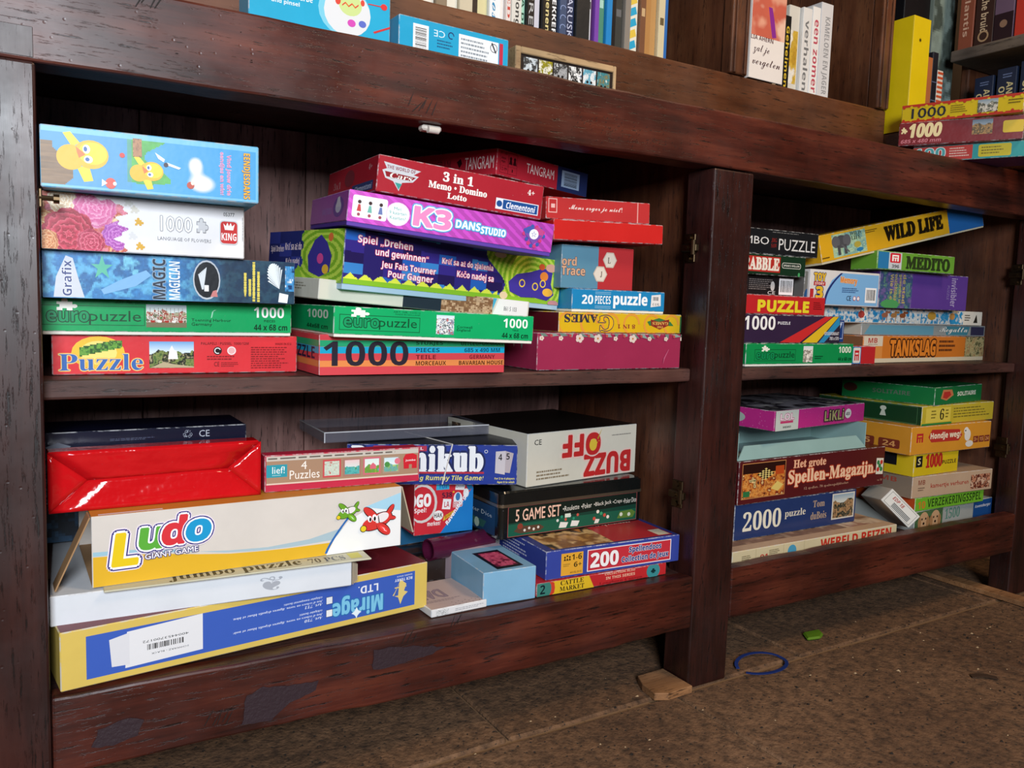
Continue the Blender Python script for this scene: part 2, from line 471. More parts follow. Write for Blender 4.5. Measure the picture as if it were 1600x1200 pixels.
# pose and size of every boxed game: x, y, z of the front left bottom corner, yaw, pitch, roll, width, depth, height
BOX = {
 'red_puzzle': (0.029, 0.0784, 0.5118, -0.9104, 0, 0, 0.2614, 0.26, 0.0433),
 'green_harbour': (0.0197, 0.069, 0.5556, -0.1382, 0, 0, 0.2621, 0.26, 0.0383),
 'holo_magic': (0.0207, 0.0432, 0.5944, -2.2826, 0, 0, 0.2549, 0.26, 0.0481),
 'white_flower': (0.0207, 0.028, 0.643, -0.768, 0, 0, 0.1959, 0.26, 0.0566),
 'duckling': (0.0206, -0.0013, 0.7001, -5.1502, 0, 0, 0.2013, 0.3, 0.0588),
 'rainbow': (0.3012, 0.0213, 0.5118, -0.5249, 0, 0, 0.2517, 0.24, 0.0484),
 'green_cornwall': (0.3106, 0.0002, 0.5583, -1.2411, 0.0334, 1.5045, 0.2703, 0.26, 0.0362),
 'worn_white': (0.3091, 0.0524, 0.6011, 4.9294, 1.8858, 3.4775, 0.3189, 0.24, 0.0251),
 'spin': (0.3338, 0.0395, 0.6141, 9.0019, 1.4138, 2.9376, 0.3589, 0.2165, 0.0731),
 'pink_dance': (0.3283, 0.0114, 0.6882, -7.4656, 3.1023, 4.9034, 0.2675, 0.25, 0.0414),
 'red_memo': (0.3674, 0.0185, 0.7317, -3.9667, 1.3808, 4.4188, 0.2262, 0.2313, 0.0435),
 'magenta': (0.6148, 0.0354, 0.5118, -0.0173, 0, 0, 0.2647, 0.24, 0.0526),
 'yellow_games': (0.6603, 0.0514, 0.5649, 0.3844, 0, 0, 0.2345, 0.25, 0.0294),
 'blue_pieces': (0.69, 0.0632, 0.5948, -0.16, 0, 0, 0.1768, 0.28, 0.0336),
 'word_race': (0.676, 0.0729, 0.6289, -1.2813, 0, 0, 0.1305, 0.2, 0.063),
 'plain_red': (0.6464, 0.0516, 0.695, -4.2415, -0.0053, -1.2998, 0.1896, 0.28, 0.0286),
 'red_board': (0.6364, 0.0578, 0.724, -5.5481, -0.0061, -1.2361, 0.1751, 0.26, 0.0307),
 'tangram': (0.578, 0.1001, 0.7833, 16.8746, 1.461, 1.9684, 0.2106, 0.188, 0.0365),
 'mirage': (0.0279, 0.0046, 0.1914, 6.6282, 0, 0, 0.439, 0.1364, 0.0628),
 'jumbo_white': (0.0204, 0.0285, 0.2531, -2.6323, 0, 0, 0.3219, 0.3, 0.0326),
 'ludo': (0.0603, 0.0311, 0.2883, 0.9839, 0, 0, 0.3558, 0.17, 0.0771),
 'red_wrapped': (0.0223, 0.0594, 0.3659, 0.3557, 0, 0, 0.2215, 0.035, 0.0644),
 'navy_back': (0.0207, 0.105, 0.3659, -0.2688, 0, 0, 0.2162, 0.09, 0.0797),
 'lief': (0.2497, 0.0667, 0.3659, -3.3722, 0, 0, 0.1993, 0.024, 0.0454),
 'cattle': (0.6295, 0.0383, 0.1836, -1.1056, 0, 0, 0.2418, 0.2, 0.0193),
 'spellendoos': (0.6481, 0.044, 0.2034, -3.1215, 0, 0, 0.2462, 0.2, 0.0429),
 'tin': (0.615, 0.1232, 0.2469, 0.8794, 0, 0, 0.2799, 0.2, 0.0729),
 'buzz': (0.6675, 0.1353, 0.3203, 7.4515, 0, 0, 0.2445, 0.22, 0.0841),
 'lightblue': (0.5418, 0.0394, 0.1836, -2.6563, 0, 0, 0.0843, 0.1454, 0.048),
 'white_book': (0.4606, 0.0338, 0.1836, 2.2656, 0, 0, 0.0868, 0.1022, 0.0109),
 'brands_red': (0.5015, 0.1847, 0.2506, -3.2193, 0, 0, 0.0973, 0.15, 0.0789),
 'tile_game': (0.4089, 0.2225, 0.33, -23.2502, 0, 0, 0.2539, 0.13, 0.0608),
 'green_small': (1.0308, 0.0422, 0.5118, -0.8718, 0, 0, 0.2717, 0.26, 0.0387),
 'purple_rainbow': (0.9865, 0.0451, 0.551, 0.0043, 0, 0, 0.2848, 0.26, 0.0482),
 'red_lid': (0.9865, 0.045, 0.5997, 0.9508, 0, 0, 0.2438, 0.26, 0.032),
 'barcode_dark': (0.9865, 0.0701, 0.6323, -0.2184, 0, 0, 0.1844, 0.2, 0.0324),
 'dark_green': (0.9865, 0.055, 0.6652, -0.7647, 0, 0, 0.19, 0.25, 0.0345),
 'black_puzzle': (0.9865, 0.056, 0.7002, -0.5621, 0, 0, 0.2212, 0.25, 0.0416),
 'red_small': (1.2984, 0.05, 0.5118, -0.2511, 0, 0, 0.0857, 0.022, 0.0339),
 'tankslag': (1.3771, 0.0722, 0.5118, 4.1137, 0, 0, 0.4748, 0.24, 0.0524),
 'regatta': (1.3976, 0.093, 0.5647, 0.7096, 0, 0, 0.4379, 0.26, 0.023),
 'blue_animals': (1.2859, 0.0905, 0.5882, 0.2183, 0, 0, 0.5238, 0.26, 0.0301),
 'purple_inv': (1.4099, 0.0693, 0.6187, -1.5479, 0, 0, 0.2813, 0.2, 0.0708),
 'toy_white': (1.1985, 0.059, 0.6187, -0.4991, 0, 0, 0.1929, 0.2, 0.0629),
 'medito': (1.3743, 0.053, 0.69, -3.2448, 0, 0, 0.2275, 0.06, 0.0343),
 'wild': (1.23, 0.06, 0.6899, 0.0583, -4.9138, -11.7353, 0.5117, 0.09, 0.0521),
 'wereld': (1.0262, 0.0414, 0.1656, -0.8159, 0, 0, 0.4444, 0.25, 0.0306),
 'tom2000': (1.0757, 0.0881, 0.1967, -0.429, 0, 0, 0.3324, 0.26, 0.0652),
 'maroon_mag': (1.0742, 0.0822, 0.2624, 1.0701, 0, 0, 0.4228, 0.26, 0.0782),
 'labyrinth': (1.0755, 0.0873, 0.3412, 1.4928, 0, 0, 0.368, 0.26, 0.0489),
 'pink_lol': (1.1537, 0.0798, 0.3906, 7.2021, 0, 0, 0.3094, 0.2, 0.0366),
 'dogs1500': (1.5521, 0.0505, 0.1656, 2.1777, 0, 0, 0.3053, 0.24, 0.042),
 'green_rename': (1.5508, 0.0512, 0.2081, -1.0952, 0, 0, 0.2408, 0.2, 0.0279),
 'kamertje': (1.5374, 0.0519, 0.2364, -3.0505, 0, 0, 0.2655, 0.2, 0.0446),
 'yellow1000': (1.5341, 0.0498, 0.2815, 1.2417, 0, 0, 0.1601, 0.25, 0.0458),
 'orange_dog': (1.5121, 0.0458, 0.3278, -0.0869, 0, 0, 0.2834, 0.24, 0.0569),
 'green_six': (1.5445, 0.0477, 0.3852, 2.5214, 0, 0, 0.2815, 0.24, 0.0396),
 'solitaire': (1.5804, 0.0459, 0.4253, 7.9165, 0, 0, 0.2266, 0.2, 0.0369),
 'leaning_white': (1.4648, 0.0701, 0.2376, -39.8962, -10.5276, 43.601, 0.0775, 0.1, 0.0328),
 'craft_one': (0.2244, 0.04, 0.9012, -1.2523, 0, 0, 0.1655, 0.05, 0.06),
 'craft_two': (0.407, 0.0501, 0.9012, 2.4521, 0, 0, 0.1604, 0.05, 0.051),
 'wood_box': (0.5803, 0.06, 0.9012, -0.9297, 0, 0, 0.1695, 0.06, 0.0484),
 'teal_top': (1.4954, 0.0779, 0.9012, -62.8409, 0, 0, 0.241, 0.11, 0.0288),
 'red_top': (1.4648, 0.0904, 0.9305, -60.4513, 0, 0, 0.2062, 0.095, 0.0432),
 'yellow_top': (1.4745, 0.0939, 0.9742, -68.8782, 0, 0, 0.2028, 0.095, 0.0344),
}
DX = {'black_puzzle': 0.0552, 'dark_green': 0.0552, 'barcode_dark': 0.0694, 'red_lid': 0.0443, 'purple_rainbow': 0.0457}   # strip of these boxes hidden behind the middle post

# ---------------------------------------------------------------- large structure
W_RAIL = wood('aged_red_brown_wood_rail', (.020, .0034, .0020), (.072, .0130, .0070), (.145, .032, .015), 'x')
W_POST = wood('aged_red_brown_wood_post', (.013, .0032, .0024), (.034, .0082, .0060), (.060, .016, .011), 'z', loc=(4, 2, 1))
W_SHELF = wood('shelf_wood', (.035, .012, .009), (.085, .03, .022), (.13, .055, .04), 'x', loc=(1, 5, 2), rough=.5, dents=.3)
W_BACK = wood('back_plank_wood', (.14, .062, .052), (.29, .145, .125), (.42, .23, .20), 'z', loc=(7, 2, 3), rough=.5, dents=.1, bump=.6, coat=0)
W_SIDE = wood('side_panel_wood', (.05, .014, .006), (.10, .032, .014), (.15, .055, .024), 'z', loc=(2, 7, 3), rough=.5, dents=.2)
W_CASE = wood('bookcase_wood', (.07, .02, .007), (.125, .040, .015), (.17, .062, .025), 'x', loc=(5, 2, 8), rough=.42, dents=.25)
W_CASEZ = wood('bookcase_wood_upright', (.07, .02, .008), (.125, .042, .017), (.17, .066, .027), 'z', loc=(5, 4, 8), rough=.42, dents=.25)
W_PINE = wood('pine', (.38, .22, .10), (.52, .33, .16), (.60, .42, .22), 'x', rough=.55, dents=.1, coat=0)
W_GREY = wood('grey_shelf_wood', (.10, .075, .055), (.17, .13, .10), (.22, .18, .14), 'y', rough=.6, dents=.1, coat=0)
BRASS = plain('dull_brass', '#5c4c38', .4, 1.0)
STEEL = plain('dull_steel', '#8d8a86', .35, 1.0)

def board(name, a, b, mat, parent, bev=.003, nx=1, warp=None, jit=.0, axis=0, seed=0, seg=2):
    """board with softly rounded, slightly irregular edges"""
    bm = bmesh.new()
    bm_box(bm, a, b, bev, seg=seg)
    L = b[axis] - a[axis]
    if nx > 1:
        nrm = [0, 0, 0]; nrm[axis] = 1
        for i in range(1, nx):
            c = [0, 0, 0]; c[axis] = a[axis] + L * i / nx
            bmesh.ops.bisect_plane(bm, geom=bm.verts[:] + bm.edges[:] + bm.faces[:], plane_co=c, plane_no=nrm)
    rs = random.Random(seed); ph = [rs.uniform(0, 6) for _ in range(8)]
    for v in bm.verts:
        t = v.co[axis]
        if warp: v.co.z += warp(v.co.x, v.co.z)
        if jit:
            s1 = math.sin(t * 37 + ph[0] + v.co.z * 20) + .6 * math.sin(t * 91 + ph[1] + v.co.y * 30) + .4 * math.sin(t * 203 + ph[2])
            s2 = math.sin(t * 41 + ph[3] + v.co.x * 3) + .6 * math.sin(t * 117 + ph[4]) + .4 * math.sin(t * 231 + ph[5])
            v.co[2 if axis != 2 else 0] += (s1 + .5 * s2) * jit
    return bobj(name, bm, mat, parent, smooth=False)

# floor of concrete slabs
FLOOR = plain('mortar_bed', '#8a6a4a', .95, bump=.6, bscale=90)
m_, nt_, b_ = newmat('concrete_slab')
v_ = mapping(nt_, (1, 1, 1))
n1_ = noise(nt_, v_, 3.2, 6, .62); n2_ = noise(nt_, v_, 55, 5, .7); n3_ = noise(nt_, v_, 150, 2, .5)
c_ = ramp(nt_, n1_.outputs[0], [(.3, (.110, .052, .024)), (.52, (.165, .084, .040)), (.72, (.22, .118, .060))]).outputs[0]
c_ = mix(nt_, 1.0, c_, ramp(nt_, n2_.outputs[0], [(.32, (.30, .30, .30)), (.6, (1.15, 1.15, 1.15))]).outputs[0], 'MULTIPLY')
c_ = mix(nt_, ramp(nt_, n3_.outputs[0], [(.31, (1, 1, 1)), (.36, (0, 0, 0))]).outputs[0], c_, (.025, .018, .013))
nt_.links.new(c_, b_.inputs['Base Color']); b_.inputs['Roughness'].default_value = .85
bp_ = N(nt_, 'ShaderNodeBump'); bp_.inputs['Strength'].default_value = 1.0; bp_.inputs['Distance'].default_value = .004
nt_.links.new(mix(nt_, .5, n2_.outputs[0], n3_.outputs[0]), bp_.inputs['Height']); nt_.links.new(bp_.outputs[0], b_.inputs['Normal'])
SLAB = m_
bm = bmesh.new(); bm_box(bm, (-2.2, -2.4, -.06), (3.6, .56, -.0045))
floor = bobj('floor', bm, FLOOR); tag(floor, 'brown concrete slab floor under the cabinet', kind='structure')
rsf = random.Random(4)
for row, (y0, y1, off) in enumerate([(.006, .55, -.03), (-.6, -.004, .27), (-1.2, -.606, -.03), (-1.8, -1.206, .27), (-2.4, -1.806, -.03)]):
    x = -2.2 + (off % .6)
    xs = [-2.2] + [x + .6 * k for k in range(11) if -2.15 < x + .6 * k < 3.6]
    xs = [-2.2]; k = -3
    while True:
        xx = .57 + .6 * k + (0 if row % 2 == 0 else .30)
        k += 1
        if xx < -2.1: continue
        if xx > 3.6: break
        xs.append(xx)
    for a, b in zip(xs, xs[1:] + [3.6]):
        if b - a < .05: continue
        dz = rsf.uniform(-.0012, .0008)
        board('slab', (a + .0025, y0, -.02), (b - .0025, y1, dz), SLAB, floor, .003, nx=6, jit=.0007, seed=rsf.random(), seg=1)

m_, nt_, b_ = newmat('dusky_plaster')
b_.inputs['Base Color'].default_value = (.12, .085, .06, 1); b_.inputs['Roughness'].default_value = .9
bm = bmesh.new(); bm_box(bm, (-2.2, .56, -.06), (3.6, .62, 2.5))
tag(bobj('wall_back', bm, m_), 'dusky plastered wall behind the cabinet', kind='structure')

# base cabinet
CAB = empty('wooden_cabinet', (.9, .2, 0), label='long dark red-brown open-fronted wooden cabinet standing on the slab floor', cat='cabinet')
def cpart(name, a, b, mat, **k):
    o = board(name, a, b, mat, CAB, **k)
    o.location = (-.9, -.2, 0)
    return o
def wtop(x, z):   # the old rail bows very slightly
    if z > .86: return .0022 * math.sin((x - .9) * 1.6) + (.002 if x < .6 else 0)
    return .0016 * math.sin((x - .2) * 2.4)
cpart('top_rail', (-.35, 0, .8164), (2.35, .045, .9), W_RAIL, nx=60, warp=wtop, jit=.00035, seed=1)
cpart('countertop', (-.35, .046, .872), (2.35, .555, .899), W_RAIL, nx=2)
def wlow(x, z):
    if x < .9: return .0022 * max(0, 1 - (x - .02) / .35) + (-.003 if .35 < x < .75 and z < .14 else 0)
    return 0.0
cpart('bottom_rail', (.0195, .001, .1020), (.899, .0275, .186), W_RAIL, nx=34, warp=wlow, jit=.0005, seed=2)
cpart('bottom_rail', (.983, .001, .1020), (1.84, .0275, .186), W_RAIL, nx=34, jit=.0005, seed=3)
for a, b, s_ in ((-.085, .019, 4), (.899, .9833, 5), (1.84, 1.925, 6)):
    cpart('post', (a, .0015, 0), (b, .06 if a < .9 and b > .9 or a < 0 else .048, .816), W_POST, nx=9, jit=.0002, axis=2, seed=s_)
cpart('bottom_board', (-.0009, .031, .163), (.925, .425, .182), W_SHELF)
cpart('bottom_board', (.960, .031, .147), (1.866, .425, .165), W_SHELF)
cpart('shelf', (0, .03, .4905), (.8985, .425, .5108), W_SHELF, nx=24, jit=.0003, seed=7)
cpart('shelf', (.984, .03, .4905), (1.84, .425, .5108), W_SHELF, nx=24, jit=.0003, seed=8)
for a, b in ((-.05, -.001), (.926, .958), (1.866, 1.92)):
    cpart('side_panel', (a, .061, .09), (b, .44, .87), W_SIDE)
for a, b, n_ in ((0, .924, 4), (.96, 1.864, 4)):
    xs = [a, .158, .4065, .66, b] if a == 0 else [a + (b - a) * i / n_ for i in range(n_ + 1)]
    for i in range(n_):
        cpart('back_plank', (xs[i] + .0008, .426, .12), (xs[i + 1] - .0008, .44, .87), W_BACK, bev=.0015)
bm = bmesh.new(); bm_box(bm, (-.04, -.0006, .8185), (.0175, .02, .847), .0008)
o = bobj('tenon_end', bm, wood('grey_end_grain', (.07, .06, .06), (.11, .09, .09), (.15, .13, .13), 'z', rough=.45), CAB); o.location = (-.9, -.2, 0)
o['label'] = 'grey square end of a tenon'

def hinge(x, y, z, s=1):
    bm = bmesh.new()
    bm_box(bm, (x - .003, y - .012, z - .022), (x, y + .012, z + .022), .001)
    bm_box(bm, (x - .011, y - .022, z - .006), (x - .003, y + .012, z + .006), .0015)
    for dz in (-.016, .016):
        bm_cyl(bm, (x - .006, y, z + dz), (x - .002, y, z + dz), .0045, seg=10)
    bm_cyl(bm, (x - .014, y - .02, z - .011), (x - .014, y - .02, z + .011), .0035, seg=8)
    bm_cyl(bm, (x - .013, y - .004, z), (x - .009, y - .004, z), .003, seg=8)
    o = bobj('hinge', bm, BRASS, CAB, smooth=False); o.location = (-.9, -.2, 0)
    return o
for x, y, z in ((.899, .045, .698), (.899, .045, .309), (1.84, .043, .70), (1.84, .043, .325)): hinge(x, y, z)
bm = bmesh.new(); bm_cyl(bm, (.0185, -.006, .689), (.034, -.006, .689), .0025, seg=8); bm_cyl(bm, (.031, -.006, .689), (.036, -.006, .689), .0045, seg=10); bm_box(bm, (.0185, -.008, .680), (.0215, .001, .698), .0008)
o = bobj('hinge', bm, BRASS, CAB); o.location = (-.9, -.2, 0)
bm = bmesh.new(); bm_box(bm, (.424, .012, .8095), (.45, .026, .8165), .002); bm_cyl(bm, (.430, .010, .8105), (.444, .010, .8105), .0045, seg=14)
o = bobj('door_catch', bm, plain('yellowed_plastic', '#d8cfc4', .4), CAB); o.location = (-.9, -.2, 0); o['label'] = 'white door catch'

# dark patches, knife marks and woodworm holes that belong to the old rails
PATCH = plain('bruised_wood', '#33262c', .42, bump=.9, bscale=220)
SCAR = plain('scratch', '#120806', .7)
def patch(name, pts, mat=PATCH, y=-.0007, seed=0, rag=.0012):
    rs = random.Random(seed); q = []
    for i, (x, z) in enumerate(pts):
        x2, z2 = pts[(i + 1) % len(pts)]
        n = max(1, int(math.hypot(x2 - x, z2 - z) / .006))
        for k in range(n):
            t = k / n
            q.append((x + (x2 - x) * t + rs.uniform(-rag, rag), z + (z2 - z) * t + rs.uniform(-rag, rag)))
    vs = [(x, y - .0002, z) for x, z in q] + [(x, y + .0006, z) for x, z in q]
    n = len(q); fs = [tuple(range(n))] + [(i, (i + 1) % n, n + (i + 1) % n, n + i) for i in range(n)]
    bm = bmesh.new(); bv = [bm.verts.new(v) for v in vs]
    for f in fs: bm.faces.new([bv[i] for i in f])
    bmesh.ops.recalc_face_normals(bm, faces=bm.faces[:])
    o = bobj(name, bm, mat, CAB); o.location = (-.9, -.2, 0)
    return o
patch('dark_patch', [(.208, .114), (.212, .148), (.232, .154), (.262, .150), (.296, .148), (.292, .136), (.262, .128), (.240, .112)], seed=1)
patch('dark_patch', [(.365, .146), (.366, .172), (.40, .170), (.44, .163), (.465, .156), (.44, .150), (.40, .146)], seed=2)
patch('dark_patch', [(.055, .128), (.062, .145), (.085, .152), (.105, .147), (.098, .130), (.075, .124)], seed=3)
bm = bmesh.new(); rs = random.Random(8)
def gash(x, z, dx, dz, wd):
    n = Vector((-dz, 0, dx)).normalized() * wd
    P = [Vector((x, -.0013, z)) - n, Vector((x, -.0013, z)) + n * .6, Vector((x + dx * .5, -.0014, z + dz * .5)) + n * 1.2, Vector((x + dx, -.0013, z + dz)), Vector((x + dx * .5, -.0014, z + dz * .5)) - n]
    bm.faces.new([bm.verts.new(p) for p in P])
for x0, z0, n in ((.40, .828, 6), (.405, .172, 3), (.47, .182, 3), (.168, .122, 5), (.10, .886, 5)):
    for i in range(n): gash(x0 + i * .006 + rs.uniform(-.002, .002), z0 + rs.uniform(-.004, .004), rs.uniform(.006, .014), rs.uniform(.012, .02) * (1 if z0 > .15 else 1), .0005)
for i in range(90):
    x = rs.gauss(.74, .06); z = rs.uniform(.825, .86)
    gash(x, z, .0012, .0006, .0006)
for i in range(40):
    x = rs.uniform(-.05, .85); z = rs.choice((rs.uniform(.822, .895), rs.uniform(.108, .18)))
    gash(x, z, rs.uniform(.001, .004), .0003, .0003)
o = bobj('knife_marks', bm, SCAR, CAB); o.location = (-.9, -.2, 0); o['kind'] = 'stuff'

# packing wood under the feet
def prism(name, pts, z0, z1, mat, label=None, cat=None, bev=.001):
    cx = sum(p[0] for p in pts) / len(pts); cy = sum(p[1] for p in pts) / len(pts)
    bm = bmesh.new()
    b0 = [bm.verts.new((x - cx, y - cy, 0)) for x, y in pts]; b1 = [bm.verts.new((x - cx, y - cy, z1 - z0)) for x, y in pts]
    bm.faces.new(b0[::-1]); bm.faces.new(b1)
    for i in range(len(pts)): bm.faces.new([b0[i], b0[(i + 1) % len(pts)], b1[(i + 1) % len(pts)], b1[i]])
    bmesh.ops.recalc_face_normals(bm, faces=bm.faces[:])
    bmesh.ops.bevel(bm, geom=bm.edges[:], offset=bev, segments=1, affect='EDGES')
    o = bobj(name, bm, mat); o.location = (cx, cy, z0)
    return tag(o, label, cat)
PINE2 = wood('orange_packing_wood', (.20, .085, .03), (.32, .15, .06), (.42, .22, .10), 'x', rough=.6, dents=.2, coat=0)
prism('wood_wedge', [(.826, -.004), (.846, -.014), (.897, -.012), (.897, .058), (.842, .056), (.83, .03)], .0009, .013, PINE2, 'small orange-brown wood wedge beside the middle foot of the cabinet', 'wedge')
prism('floor_plank', [(1.80, -.06), (1.838, -.062), (1.838, .30), (1.80, .30)], .0009, .012, PINE2, 'flat timber plank on the slab floor at the right foot of the cabinet', 'plank')

# bookcase standing on the counter
BC = empty('bookcase', (.6, .3, .9), label='orange-brown wooden bookcase standing on top of the dark cabinet, books behind its front board', cat='bookcase')
def bpart(name, a, b, mat, **k):
    o = board(name, a, b, mat, BC, **k); o.location = (-.6, -.3, -.9); return o
bpart('front_board', (-.33, .18, .9005), (1.547, .2, 1.0255), W_CASE, nx=20, jit=.0003, seed=11)
bpart('shelf', (-.33, .201, 1.008), (1.52, .42, 1.0255), W_CASE)
bpart('shelf', (-.33, .205, 1.36), (1.52, .42, 1.38), W_CASE)
bpart('stile', (1.094, .176, 1.026), (1.137, .2, 1.7), W_CASEZ, nx=8, axis=2)
bpart('stile', (1.512, .176, 1.026), (1.547, .2, 1.7), W_CASEZ, nx=8, axis=2)
for x in (1.103, 1.128, 1.520, 1.540): bpart('moulding', (x - .003, .172, 1.027), (x + .003, .178, 1.7), W_CASEZ, bev=.0012)
bpart('side_panel', (1.098, .201, 1.026), (1.13, .42, 1.7), W_CASEZ)
bpart('side_panel', (1.515, .201, .9005), (1.547, .42, 1.7), W_CASEZ)
bpart('side_panel', (-.35, .18, .9005), (-.331, .42, 1.7), W_CASEZ)
for i in range(8): bpart('back_plank', (-.33 + i * .236, .421, .9005), (-.33 + i * .236 + .235, .432, 1.7), W_CASEZ, bev=.001)
bpart('base_block', (1.549, .132, .9005), (1.718, .42, .9785), W_CASE)

CC = empty('corner_bookcase', (1.85, .2, .9), label='grey-edged shelf unit at the far right, turned square to the bookcase', cat='bookcase')
def ccpart(name, a, b, mat, **k):
    o = board(name, a, b, mat, CC, **k); o.location = (-1.85, -.2, -.9); return o
ccpart('shelf', (1.72, -.30, 1.147), (2.0, .158, 1.170), W_GREY, nx=6, axis=1, jit=.0003)
ccpart('bottom_board', (1.72, -.30, .96), (2.0, .158, .985), W_GREY)
ccpart('side_panel', (1.80, .16, .9045), (2.0, .18, 1.7), W_CASEZ)
ccpart('side_panel', (1.72, -.32, .9045), (2.0, -.301, 1.7), W_CASEZ)
ccpart('back_panel', (2.001, -.32, .9045), (2.02, .18, 1.7), W_CASEZ)
bpart('base_block', (1.7185, .186, .9005), (1.795, .42, .9785), W_CASE)
ccpart('base_board', (1.725, -.30, .9045), (1.745, .158, .959), W_CASE)

# ---------------------------------------------------------------- books
def book(name, label, x, y, z, th, dp, h, col, group='books on the bookcase shelf', face='F', pages='#d9cfb8', rough=.4, cat='book', tilt=0.0):
    """upright book, spine to the front: cover wrapped round a page block; face L turns the spine to -x"""
    root = empty(name, (x + th / 2, y + dp / 2, z) if face == 'F' else (x + dp / 2, y + th / 2, z), None, label, cat, group)
    if face == 'L': root.rotation_euler = (0, 0, R(-90))
    if tilt: root.rotation_euler = (0, R(tilt), root.rotation_euler[2])
    c = .0016; X, D = th / 2, dp / 2
    bm = bmesh.new()
    bm_box(bm, (-X, -D, 0), (X, -D + c, h), .0006)
    bm_box(bm, (-X, -D + c, 0), (-X + c, D, h), .0003); bm_box(bm, (X - c, -D + c, 0), (X, D, h), .0003)
    bobj('cover', bm, card(col, rough), root)
    bm = bmesh.new(); bm_box(bm, (-X + c, -D + c, .002), (X - c, D - .004, h - .002))
    bobj('pages', bm, card(pages, .8), root)
    return Print(root, th, dp, h, 0)
SH = 1.0262
SPINES = [  # u0, u1 of the spine (metres along the shelf), colour, label words, lettering
 (0.4795, 0.4942, '#d8d2c2', 'pale cream book', '', '#333333', 's'),
 (0.4942, 0.5111, '#b9a27c', 'beige paperback', '', '#333333', 's'),
 (0.5111, 0.5293, '#e6e0d2', 'off-white book', '', '#333333', 's'),
 (0.5293, 0.5478, '#8c7a63', 'drab brown book', '', '#333333', 's'),
 (0.5478, 0.5665, '#e3ddcc', 'ivory paperback', '', '#333333', 's'),
 (0.5665, 0.5888, '#cfc2a6', 'pale sand-coloured book', '', '#333333', 's'),
 (0.5888, 0.5996, '#2e211c', 'thin black-brown book', '', '#cccccc', 's'),
 (0.5996, 0.6182, '#d9cf9d', 'pale yellow book', '', '#333333', 's'),
 (0.6182, 0.6381, '#eef1f2', 'white book with blue script', 'de Roos', '#2b86b5', 'c'),
 (0.6381, 0.6460, '#e8e2dc', 'slim white book', '', '#999999', 's'),
 (0.6460, 0.6550, '#e7d9d2', 'white book with red letters', 'TWEED', '#c4493d', 'r'),
 (0.6584, 0.6767, '#dcd9cf', 'grey-white book with black print', 'Roger Jong', '#3a3a3a', 'b'),
 (0.6767, 0.6849, '#a9d9c0', 'slim mint green book', 'HANKA DE', '#234a3c', 'b'),
 (0.6849, 0.6989, '#1c1718', 'black book with white capitals', 'NOIRE', '#bbbbbb', 's'),
 (0.6989, 0.7107, '#cfcdd8', 'pale lilac book', '', '#8888aa', 's'),
 (0.7119, 0.7262, '#191613', 'black book with yellow lettering', 'gevangenen', '#e0cf90', 'b'),
 (0.7262, 0.7323, '#141414', 'very thin black book', '', '#777777', 's'),
 (0.7323, 0.7456, '#151517', 'black book with bold white italics', 'BAS DEKKER', '#f1f1f1', 'o'),
 (0.7456, 0.7591, '#41506f', 'blue swirled book', '', '#8d9cc4', 's'),
 (0.7591, 0.7765, '#252f4e', 'navy book with pale capitals', 'LAZARUSK', '#c6cbe2', 's'),
 (0.7765, 0.8031, '#232324', 'thick plain black book', '', '#555555', 's'),
 (0.8031, 0.8082, '#dcdce2', 'thin white booklet', '', '#555555', 's'),
 (0.8082, 0.8147, '#4b2559', 'slim dark violet book', '', '#aaaaaa', 's'),
 (0.8147, 0.8237, '#7c45a8', 'purple book', '', '#d5c3e8', 's'),
 (0.8237, 0.8368, '#4e8a70', 'sea-green book', '', '#a8d2c0', 's'),
 (0.8368, 0.8486, '#1f86c9', 'bright blue book', '', '#bfe0f5', 's'),
 (0.8486, 0.8593, '#1a1718', 'black book beside the bright blue one', '', '#aaaaaa', 's'),
 (0.8593, 0.8768, '#3b3c38', 'dark grey book', '', '#666666', 's'),
 (0.8768, 0.8890, '#8d8479', 'grey-beige book', '', '#c9a860', 's'),
 (0.8890, 0.9069, '#e9e4d0', 'white book with a cyan and yellow pattern', '', '#35a5c8', 's'),
 (0.9069, 0.9194, '#7a5138', 'brown leather-look book', '', '#c9a87c', 's'),
 (0.9194, 0.9335, '#b7854d', 'tan book', '', '#5a3a1c', 's'),
 (0.9335, 0.9491, '#bd9058', 'second tan book, nearer the cream one', '', '#5a3a1c', 's'),
 (0.9491, 0.9635, '#d8c9a2', 'cream book next to the last blue one', '', '#6a5a3c', 's'),
 (0.9635, 0.9736, '#2f6cb4', 'slim blue book at the right end of the row', '', '#9fc0e6', 's'),
]

for i, (u0, u1, col, words, txt, tc, f) in enumerate(SPINES):
    th = u1 - u0
    P = book('book', f'{words} in the left bookcase bay', u0, .2025 + (i * 7 % 5) * .0022, SH, th - .0007, .13, .19 + (i * 13 % 7) * .006, col)
    if txt: P.text('F', txt, .22, .02 if len(txt) > 6 else .05, .82, .52, tc, f, rot=270)
    if not txt and i % 3 == 0: P.rect('F', 'spine_label', .2, .30, .8, .36, tc)
    if col == '#e9e4d0':
        for k in range(7): P.poly('F', 'pattern', [(.1, .04 + k * .08), (.9, .07 + k * .08), (.7, .12 + k * .08), (.15, .10 + k * .08)], ('#2fa5cc', '#e2c24c')[k % 3 == 1])
    if col == '#41506f':
        for k in range(6): P.ring('F', 'pattern', .5, .08 + k * .07, .45, .18, '#93a4d0', 20, 200)
    P.flush()

